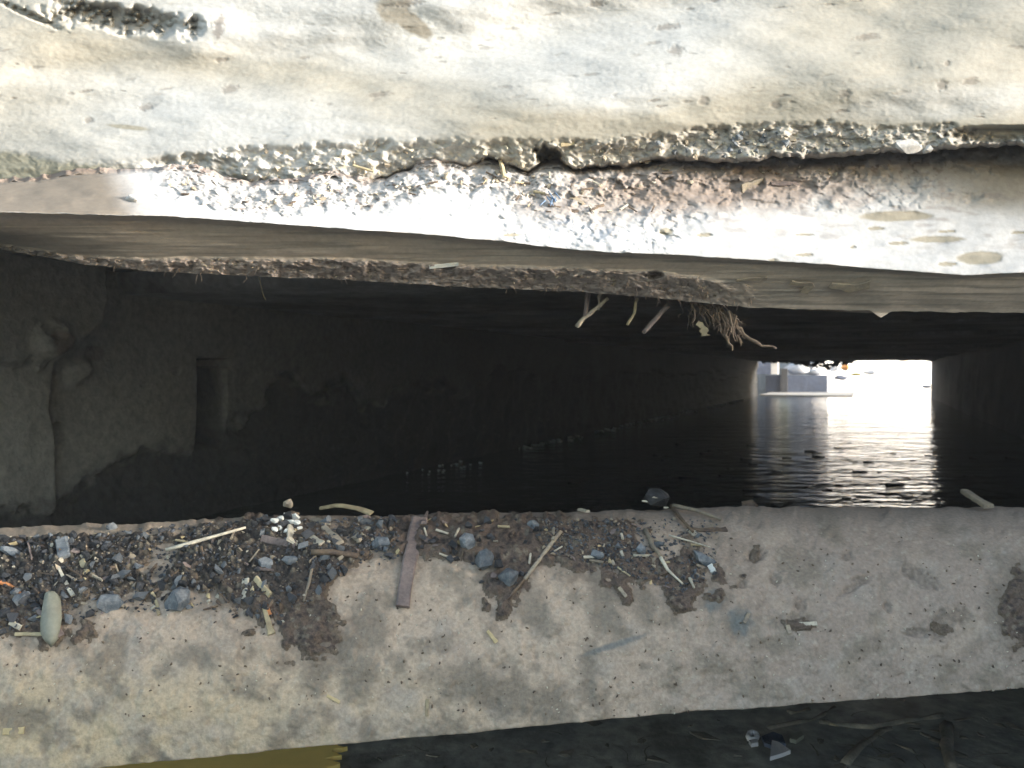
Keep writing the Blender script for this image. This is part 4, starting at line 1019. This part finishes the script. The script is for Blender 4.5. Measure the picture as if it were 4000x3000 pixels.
def fibre_into(V, Fc, p0, dirv, ln, r):
    pts = [Vector(p0)]; d = Vector(dirv).normalized()
    for k in range(6):
        d = (d + Vector((rf.uniform(-.5, .5), rf.uniform(-.3, .3), rf.uniform(-.5, .3)))).normalized(); pts.append(pts[-1] + d * ln / 6)
    for i, p in enumerate(pts):
        rr = r * (1 - .8 * i / 6)
        for j in range(3):
            an = 2.094 * j; V.append(p + Vector((math.cos(an) * rr, math.sin(an) * rr, 0)))
    b = len(V) - 21
    for i in range(6):
        for j in range(3): Fc.append((b + i * 3 + j, b + i * 3 + (j + 1) % 3, b + i * 3 + 3 + (j + 1) % 3, b + i * 3 + 3 + j))
for i in range(230):
    x = rf.gauss(2800, 55); y = rf.uniform(1150, 1240) + max(0, x - 2780) * .9
    fibre_into(V, Fc, P(x, y, .56 + rf.uniform(-.008, .01)), (rf.uniform(-1.2, 1.2), rf.uniform(-.5, .5), rf.uniform(-1, .4)), rf.uniform(.003, .013), rf.uniform(.0002, .0006))
o = link_mesh("rootlets", [tuple(v) for v in V], Fc, M_root); o.parent = rc; o.matrix_parent_inverse = Matrix.Translation(-Vector(rc.location)); o["kind"] = "stuff"
V, Fc = [], []
for i in range(80):
    x = rf.uniform(2450, 2950); y = np.interp(x, XS, bot) - rf.uniform(-4, 95); p, n = at("B", x, y)
    fibre_into(V, Fc, p, n + Vector((rf.uniform(-1, 1), 0, rf.uniform(-.8, .2))), rf.uniform(.003, .010), rf.uniform(.00015, .0004))
for i in range(60):
    x = rf.uniform(300, 2200); y = np.interp(x, XS, bot) - rf.uniform(0, 60); p, n = at("B", x, y)
    fibre_into(V, Fc, p, n + Vector((rf.uniform(-1, 1), 0, rf.uniform(-.8, .2))), rf.uniform(.003, .008), .0002)
o = link_mesh("cobweb_fibres", [tuple(v) for v in V], Fc, M_root); tag(o, "fine rootlets and fluff along the beam's lower edge", "rootlets", kind="stuff")

# ---- beyond the far end
sill = wbox("silt_bar", UEND + 0.15, UEND + 2.6, VL + 0.02, -0.25, -0.1, 0.014, M_bright); sill["kind"] = "structure"
bl = empty("concrete_block", tuple(W(15.2, -1.2, 0)))
tag(bl, "grey-blue shaded concrete block at the left of the far bright opening", "concrete block")
def pxblock(name, x0, x1, y0, y1, d, dep, m, parent=None):
    c8 = [P(x0, y1, d), P(x1, y1, d), P(x1, y1, d) + np.array([.4 * dep, dep, 0]), P(x0, y1, d) + np.array([.4 * dep, dep, 0])]
    t8 = [P(x0, y0, d), P(x1, y0, d), P(x1, y0, d) + np.array([.4 * dep, dep, 0]), P(x0, y0, d) + np.array([.4 * dep, dep, 0])]
    o = hexa(name, c8 + t8, m)
    if parent is not None: grel(o, parent)
    return o
pxblock("block_body", 2990, 3232, 1466, 1545, 14.6, 1.0, M_block, bl)
pxblock("block_rib", 3050, 3076, 1440, 1545, 14.5, 0.095, M_rightwall, bl)
pp = empty("plaster_pier", tuple(P(2990, 1500, 14.2)))
tag(pp, "small stained grey pier left of the shaded block at the far opening", "pier")
pxblock("pier_body", 2890, 3012, 1340, 1462, 14.1, 0.35, M_block, pp)
pxblock("pier_edge", 3012.5, 3038, 1340, 1462, 14.12, 0.3, M_bright, pp)
for i, (x, y, sx, sy, lab) in enumerate([(3120, 1440, 120, 60, "large white sack lying on the shaded block at the far opening"),
                                          (3168, 1415, 40, 70, "upright white sack right of the large one on the far block"),
                                          (3175, 1452, 100, 30, "low white sack at the front of the far block")]):
    p = Vector(P(x, y, 14.9)); me = hull("sack", (M_(sx, p) / 2, .2, M_(sy, p) / 2), M_sack, 700 + i, 40)
    o = obj_from("sack", me); o.location = p; tag(o, lab, "sack")
    for q_ in me.polygons: q_.use_smooth = True
# far bank with rubble
bank = link_mesh("river_bank", [tuple(W(19.0, -8, -0.1)), tuple(W(17.0, 4, -0.1)), tuple(W(24, 6, 0.05)), tuple(W(26, -10, 0.05)), tuple(W(60, 40, 0.1)), tuple(W(60, -40, 0.1))],
                 [(0, 1, 2, 3), (3, 2, 4, 5)], M_white2); bank["kind"] = "structure"
fw = empty("far_glare_wall", tuple(W(27, 0, 0.9)))
tag(fw, "added white wall turned to the sun, filling the right of the far opening", "wall")
fa = np.array([5.9, 15.6, 0]); fb = np.array([fa[0] + 9.0, fa[1] + 9.0, 0]); fn = np.array([-0.3, 0.3, 0])  # wall added and angled to the sun to flood the opening with glare
def wall8(a, b, n, z0, z1): return [q + np.array([0, 0, z0]) for q in (a, b, b + n, a + n)] + [q + np.array([0, 0, z1]) for q in (a, b, b + n, a + n)]
grel(hexa("added_wall_body", wall8(fa, fb, fn, -0.2, 3.4), M_white2), fw)
for i, (x, y, sx, sy, mt, nm, cat, lab) in enumerate([(3300, 1436, 34, 34, M_orange, "orange_bucket", "bucket", "orange plastic container on the sunlit rubble beyond the opening"),
                                      (3345, 1462, 44, 14, M_yellow, "yellow_scrap", "plastic scrap", "yellow plastic scrap below the orange container"),
                                      (3255, 1440, 40, 30, M_sack, "rubble_lump", "rubble", "white rubble lump just right of the shaded block"),
                                      (3285, 1475, 60, 24, M_block, "rubble_lump", "rubble", "grey rubble lump under the orange container"),
                                      (3400, 1455, 60, 24, M_sack, "rubble_lump", "rubble", "white rubble lump right of the yellow scrap"),
                                      (3618, 1510, 24, 16, M_block, "rubble_lump", "rubble", "small grey rubble lump at the opening's right side")]):
    p = Vector(P(x, y, 15.4)); o = obj_from(nm, hull(nm, (M_(sx, p) / 2, .15, M_(sy, p) / 2), mt, 720 + i, 24)); o.location = p; tag(o, lab, cat)
# dark roots over the left of the opening
V, Fc = [], []
for i in range(120):
    x = rf.uniform(2960, 3230); z0 = 1400
    fibre_into(V, Fc, P(x, 1398, 12.7), (rf.uniform(-.4, .4), 0, -1), rf.uniform(.04, .22) * np.interp(x, [2960, 3120, 3230], [.3, .5, 1]), .012)
o = link_mesh("hanging_roots", [tuple(v) for v in V], Fc, M_rightwall); tag(o, "ragged dark roots hanging over the far opening's top left", "roots", kind="stuff")

bm_ = hull("tmp", (1, .8, .8), M_rightwall, 6, 10); bv = np.array([v.co[:] for v in bm_.vertices]); bf = [tuple(p.vertices) for p in bm_.polygons]; bpy.data.meshes.remove(bm_)
V, Fc = [], []
for i in range(150):
    x = rf.uniform(2965, 3330); lim = np.interp(x, [2965, 3060, 3150, 3200, 3235, 3250, 3330], [1412, 1408, 1420, 1440, 1442, 1428, 1416])
    y = rf.uniform(1392, lim + 4); r = rf.uniform(.025, .06); o0 = len(V); V += list(bv * np.array([r * 1.4, r, r]) + P(x, y, 11.9)); Fc += [tuple(k + o0 for k in f) for f in bf]
o = link_mesh("hanging_rubbish", V, Fc, M_rightwall); tag(o, "dark rubbish clumped under the roof at the far opening's top left", "rubbish", kind="stuff")

# ---- water line and floating litter
V, Fc = [], []
bm_ = hull("tmp", (1, .8, .6), M_foam, 6, 9); bv = np.array([v.co[:] for v in bm_.vertices]); bf = [tuple(p.vertices) for p in bm_.polygons]; bpy.data.meshes.remove(bm_)
for i in range(420):
    u = rf.uniform(2.2, 12.5)
    if NA.n(np.array(u * 2.1), np.array(3.3)) < 0.45: continue
    r = rf.uniform(.006, .02) * (1 if u > 3 else .6); q = W(u, VL + .03 + rf.random() ** 2 * .12, 0.003); o0 = len(V)
    V += list(bv * r * rf.uniform(.6, 1.2) + q); Fc += [tuple(k + o0 for k in f) for f in bf]
o = link_mesh("foam_flecks", V, Fc, M_foam); tag(o, "glinting foam flecks along the foot of the left wall", "foam", kind="stuff")
V, Fc = [], []
for i in range(70):
    u = rf.uniform(1.8, 4.5); v = rf.uniform(-1.0, .75); r = rf.uniform(.006, .03); o0 = len(V); q = W(u, v, 0.0)
    V += list(bv * np.array([r * 1.6, r, r * .35]) + q); Fc += [tuple(k + o0 for k in f) for f in bf]
o = link_mesh("floating_scum", V, Fc, M_rightwall); tag(o, "dark floating scum bits breaking the glare on the water", "scum", kind="stuff")

# litter in the dark water below the pipe at lower right
def wst(name, pts, r0, r1, mt, label, cat, seed):
    return tag(tube(name, [PW(x, y, 0.0) for x, y in pts], r0, r1, mt, seed, .002), label, cat)
wst("sunken_branch", [(3000, 2850), (3180, 2815), (3260, 2765)], .004, .003, M_sub, "brown branch in the dark water below the pipe, upper left of the litter", "branch", 801)
wst("sunken_branch", [(3200, 2825), (3400, 2850), (3560, 2820), (3680, 2800)], .004, .0055, M_sub, "long level branch in the dark water at lower right", "branch", 802)
wst("sunken_branch", [(3300, 2990), (3400, 2890), (3480, 2850)], .006, .004, M_sub, "short slanting branch joining the long level one in the water", "branch", 803)
wst("sunken_branch", [(3700, 2840), (3690, 2920), (3720, 3020)], .008, .006, M_sub, "thick reddish branch pointing down at lower right", "branch", 804)
wst("sunken_branch", [(3430, 2880), (3560, 2940), (3650, 3000)], .003, .002, M_sub, "thin branch running to the lower right under the long one", "branch", 805)
wst("sunken_straw", [(3200, 2828), (3275, 2842)], .0025, .002, M_straw, "bright straw by the long level branch in the water", "straw", 806)
wst("sunken_straw", [(3080, 2790), (3160, 2775)], .005, .004, M_tan, "pale straw near the pipe's shadow in the water", "straw", 807)
def wflake(name, poly, z0, z1, mt, label, cat, thick=.004):
    n = len(poly); pts = [np.array(PW(x, y, z0 + (z1 - z0) * i / n)) for i, (x, y) in enumerate(poly)]
    c0 = sum(pts) / n
    V = [p - c0 for p in pts] + [p - c0 + np.array([0, 0, thick]) for p in pts]
    Fc = [tuple(range(n)), tuple(reversed(range(n, 2 * n)))] + [(i, (i + 1) % n, n + (i + 1) % n, n + i) for i in range(n)]
    return tag(link_mesh(name, V, Fc, mt, loc=tuple(c0)), label, cat)
wflake("plastic_scrap", [(3015, 2905), (3040, 2912), (3088, 2945), (3055, 2958), (3008, 2972)], .012, .02, M_film, "bright white folded plastic scrap in the dark water", "plastic scrap")
wflake("plastic_scrap", [(2975, 2890), (3020, 2872), (3055, 2885), (3070, 2920), (3040, 2912), (3010, 2925), (2985, 2915)], .004, .012, M_block, "grey part of the folded plastic in the water", "plastic scrap")
wflake("plastic_scrap", [(3085, 2880), (3130, 2870), (3140, 2885), (3110, 2905), (3085, 2900)], .004, .006, M_pebg, "dull pale plastic scrap right of the white one", "plastic scrap")
bpy_ring = []
for k in range(9):
    an = 2 * math.pi * k / 8; bpy_ring.append(PW(2940 + 18 * math.cos(an), 2875 + 15 * math.sin(an), .008))
tag(tube("plastic_ring", bpy_ring, .003, .003, M_film, 810, 0, 6, 2), "small white ring in the dark water left of the folded plastic", "plastic ring")
wflake("plastic_scrap", [(2925, 2905), (2960, 2900), (2962, 2915), (2935, 2920)], .006, .01, M_film, "small white scrap under the ring in the water", "plastic scrap")
for i in range(46):
    x, y = rf.uniform(1400, 4000), rf.uniform(2800, 3050); p = Vector(PW(x, y, 0)); r = rf.uniform(.006, .022)
    me = hull("sunken_leaf", (r, r * rf.uniform(.4, .8), .002), M_sub, 820 + i, 9)
    o = obj_from("sunken_leaf", me); o.location = p + Vector((0, 0, .001)); o.rotation_euler = (0, 0, rf.uniform(0, 3)); tag(o, "dull dark leaf scrap in the water below the pipe", "leaf", "leaf scraps in the dark water"); LOOSEW.append((o, x, y))

M_silt = mat("grey_silt", (0.44, 0.42, 0.36), 0.35, nscale=45, var=0.5, bump=0.5, bdist=0.004, col2=(0.13, 0.13, 0.12), big=0.6, bigscale=9)
pts_ = [PW(1310, 3250, .0015), PW(4600, 3250, .0015), PW(4700, 2560, .0015), PW(1250, 2700, .0015)]
ob = link_mesh("silt_bed", pts_, [(0, 1, 2, 3)], M_silt); ob["kind"] = "structure"
V, Fc = [], []
for i in range(60):
    x, y = rf.uniform(1300, 4050), rf.uniform(2680, 3060); p = PW(x, y, .003); an = rf.uniform(0, 3.14)
    fibre_into(V, Fc, p, (math.cos(an), math.sin(an), 0.0), rf.uniform(.01, .06), rf.uniform(.0003, .0014))
V = [Vector((v.x, v.y, .003 + (v.z - .003) * .1)) for v in V]
o = link_mesh("fine_litter", [tuple(v) for v in V], Fc, M_sub); tag(o, "fine drowned litter in the water below the pipe", "litter", kind="stuff")

# sunlit water at the bottom left, painted as an ochre sheet with ragged shadow edge
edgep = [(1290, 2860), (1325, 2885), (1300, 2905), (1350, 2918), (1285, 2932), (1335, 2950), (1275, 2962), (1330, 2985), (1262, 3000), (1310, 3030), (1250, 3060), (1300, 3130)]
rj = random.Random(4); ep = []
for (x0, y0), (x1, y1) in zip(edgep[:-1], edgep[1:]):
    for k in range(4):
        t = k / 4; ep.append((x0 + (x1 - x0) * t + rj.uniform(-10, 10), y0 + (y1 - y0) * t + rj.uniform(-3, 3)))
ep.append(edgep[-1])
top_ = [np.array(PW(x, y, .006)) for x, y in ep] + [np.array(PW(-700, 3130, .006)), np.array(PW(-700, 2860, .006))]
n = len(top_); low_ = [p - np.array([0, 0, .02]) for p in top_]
ob = link_mesh("sunlit_water_patch", top_ + low_, [tuple(reversed(range(n)))] + [(i, (i + 1) % n, n + (i + 1) % n, n + i) for i in range(n)], M_sunpatch); ob["kind"] = "structure"

# ---- the near side of the canal: the low bank behind the viewpoint, and an unseen wall added to shade the pipe
qw = empty("sun_blocker_wall", (1.1, -1.0, 0))
tag(qw, "low wall added just right of the view to keep sun off the pipe", "wall")
QT = CAMZ + 0.125
grel(hexa("added_wall_body", [(0.95, -5, -.4), (1.3, -5, -.4), (1.3, .45, -.4), (.95, .45, -.4), (.95, -5, QT), (1.3, -5, QT), (1.3, .45, QT), (.95, .45, QT)], M_bright), qw)
g = hexa("ground", [(-30, -60, -.4), (40, -60, -.4), (40, -5.02, -.4), (-30, -5.02, -.4), (-30, -60, .2), (40, -60, .2), (40, -5.02, .2), (-30, -5.02, .2)], M_ground); g["kind"] = "structure"

# ---- labels of the loose pieces: counted from the nearest thing one can find
LM = [(205, 2412, "the oval pebble"), (1120, 2050, "the white foam crumbs"), (700, 2350, "the large blue-grey stone"), (655, 2182, "the long stalk's knobbed end"),
      (995, 2078, "the long stalk's thin end"), (1600, 2180, "the broad wood splinter"), (960, 2300, "the upright straw coloured chip"), (1050, 2430, "the lowest yellow chip"),
      (250, 2150, "the blue-grey block chip at left"), (435, 2065, "the pale blue stone on the edge"), (430, 2360, "the grey-green stone"), (1350, 1985, "the arched bark strip"),
      (40, 2160, "the flat stone at the left edge"), (1815, 2130, "the rounded blue-grey stone"), (1985, 2265, "the dark blue stone between sticks"), (2190, 2085, "the olive stick's upper end"),
      (2381, 2198, "the bright yellow grain"), (2560, 2000, "the charcoal lump"), (2665, 2288, "the pale twig's lower end"), (2740, 2185, "the mauve flat stone"), (1300, 2170, "the level brown stick"), (1490, 2135, "the stone with the yellow grain")]
ORD = ["closest", "second closest", "third closest", "fourth closest", "fifth closest", "sixth closest", "seventh closest", "eighth closest", "ninth closest", "tenth closest", "eleventh closest", "twelfth closest", "thirteenth closest", "fourteenth closest", "fifteenth closest"]
LMB = [(1955, 690, "the upright straw chip"), (2180, 780, "the blue fibre tuft"), (2260, 785, "the tan leaf scrap"), (2930, 720, "the pale bark flake"), (1400, 700, "the straw sliver in the crack"), (735, 700, "the broad white mortar piece"), (3060, 718, "the brown bark flake"), (2390, 660, "the flat brown chip"), (3440, 590, "the domed mortar stone"), (2250, 830, "the crumpled brown leaf shred")]
LMWt = [(3055, 2935, "the folded white plastic"), (2940, 2875, "the small white ring"), (3400, 2850, "the long level branch"), (3690, 2920, "the thick reddish branch"), (3180, 2815, "the upper branch"), (3100, 2885, "the dull pale plastic scrap"), (1350, 2940, "the ochre sunlit patch"), (3560, 2940, "the thin lower branch")]
LMF = [(1142, 2095, "the cream wood chip"), (1225, 2108, "the short yellow-cream chip"), (1128, 2015, "the round nodule"), (1090, 2116, "the crosswise brown chip")]
def label_near(lst_, LM, base):
    D = {}
    for o, x, y in lst_:
        w = base if base else o["label"].split(" in ")[0].split(" scattered")[0].split(" among")[0]
        j = min(range(len(LM)), key=lambda q: (LM[q][0] - x) ** 2 + (LM[q][1] - y) ** 2)
        dx, dy = x - LM[j][0], y - LM[j][1]
        side = ("right of" if dx > 0 else "left of") if abs(dx) > abs(dy) else ("below" if dy > 0 else "above")
        D.setdefault((w, side, LM[j][2]), []).append((dx * dx + dy * dy, o))
    for (w, side, lm), l2 in D.items():
        l2.sort(key=lambda t: t[0])
        for q, (_, o) in enumerate(l2): o["label"] = ORD[min(q, 14)] + " " + w + " " + side + " " + lm
label_near(LOOSEB, LMB, "tiny straw bit")
label_near(LOOSEW, LMWt, "dull dark leaf scrap in the water")
label_near(LOOSEF, LMF, "white foam crumb")
DESC = {}
for o, x, y in LOOSE:
    kind = {"black gravel chip": "black gravel chip", "grey gravel chip": "grey gravel chip"}.get(" ".join(o["label"].split()[:3]), None)
    w = o["label"].split(" in ")[0].split(" scattered")[0].split(" among")[0]
    j = min(range(len(LM)), key=lambda q: (LM[q][0] - x) ** 2 + (LM[q][1] - y) ** 2)
    dx, dy = x - LM[j][0], y - LM[j][1]
    side = ("right of" if dx > 0 else "left of") if abs(dx) > abs(dy) else ("below" if dy > 0 else "above")
    DESC.setdefault((w, side, LM[j][2]), []).append((dx * dx + dy * dy, o))
for (w, side, lm), lst in DESC.items():
    lst.sort(key=lambda t: t[0])
    for q, (_, o) in enumerate(lst):
        o["label"] = (ORD[min(q, 14)] + " " + w + " " + side + " " + lm)

# ---- haze volume, added to lift the blacks as lens veil would
hm = bpy.data.materials.new("added_haze"); hm.use_nodes = True
t = hm.node_tree; t.nodes.clear()
pv = t.nodes.new("ShaderNodeVolumePrincipled"); pv.inputs["Density"].default_value = 0.016; pv.inputs["Color"].default_value = (0.93, 0.96, 1.0, 1)
ou = t.nodes.new("ShaderNodeOutputMaterial"); t.links.new(pv.outputs[0], ou.inputs["Volume"])
hz = hexa("added_haze", [(-9, -8, -1.5), (32, -8, -1.5), (32, 40, -1.5), (-9, 40, -1.5), (-9, -8, 4.2), (32, -8, 4.2), (32, 40, 4.2), (-9, 40, 4.2)], hm)
hz["kind"] = "stuff"; hz["label"] = "thin added veil over the dark of the canal"
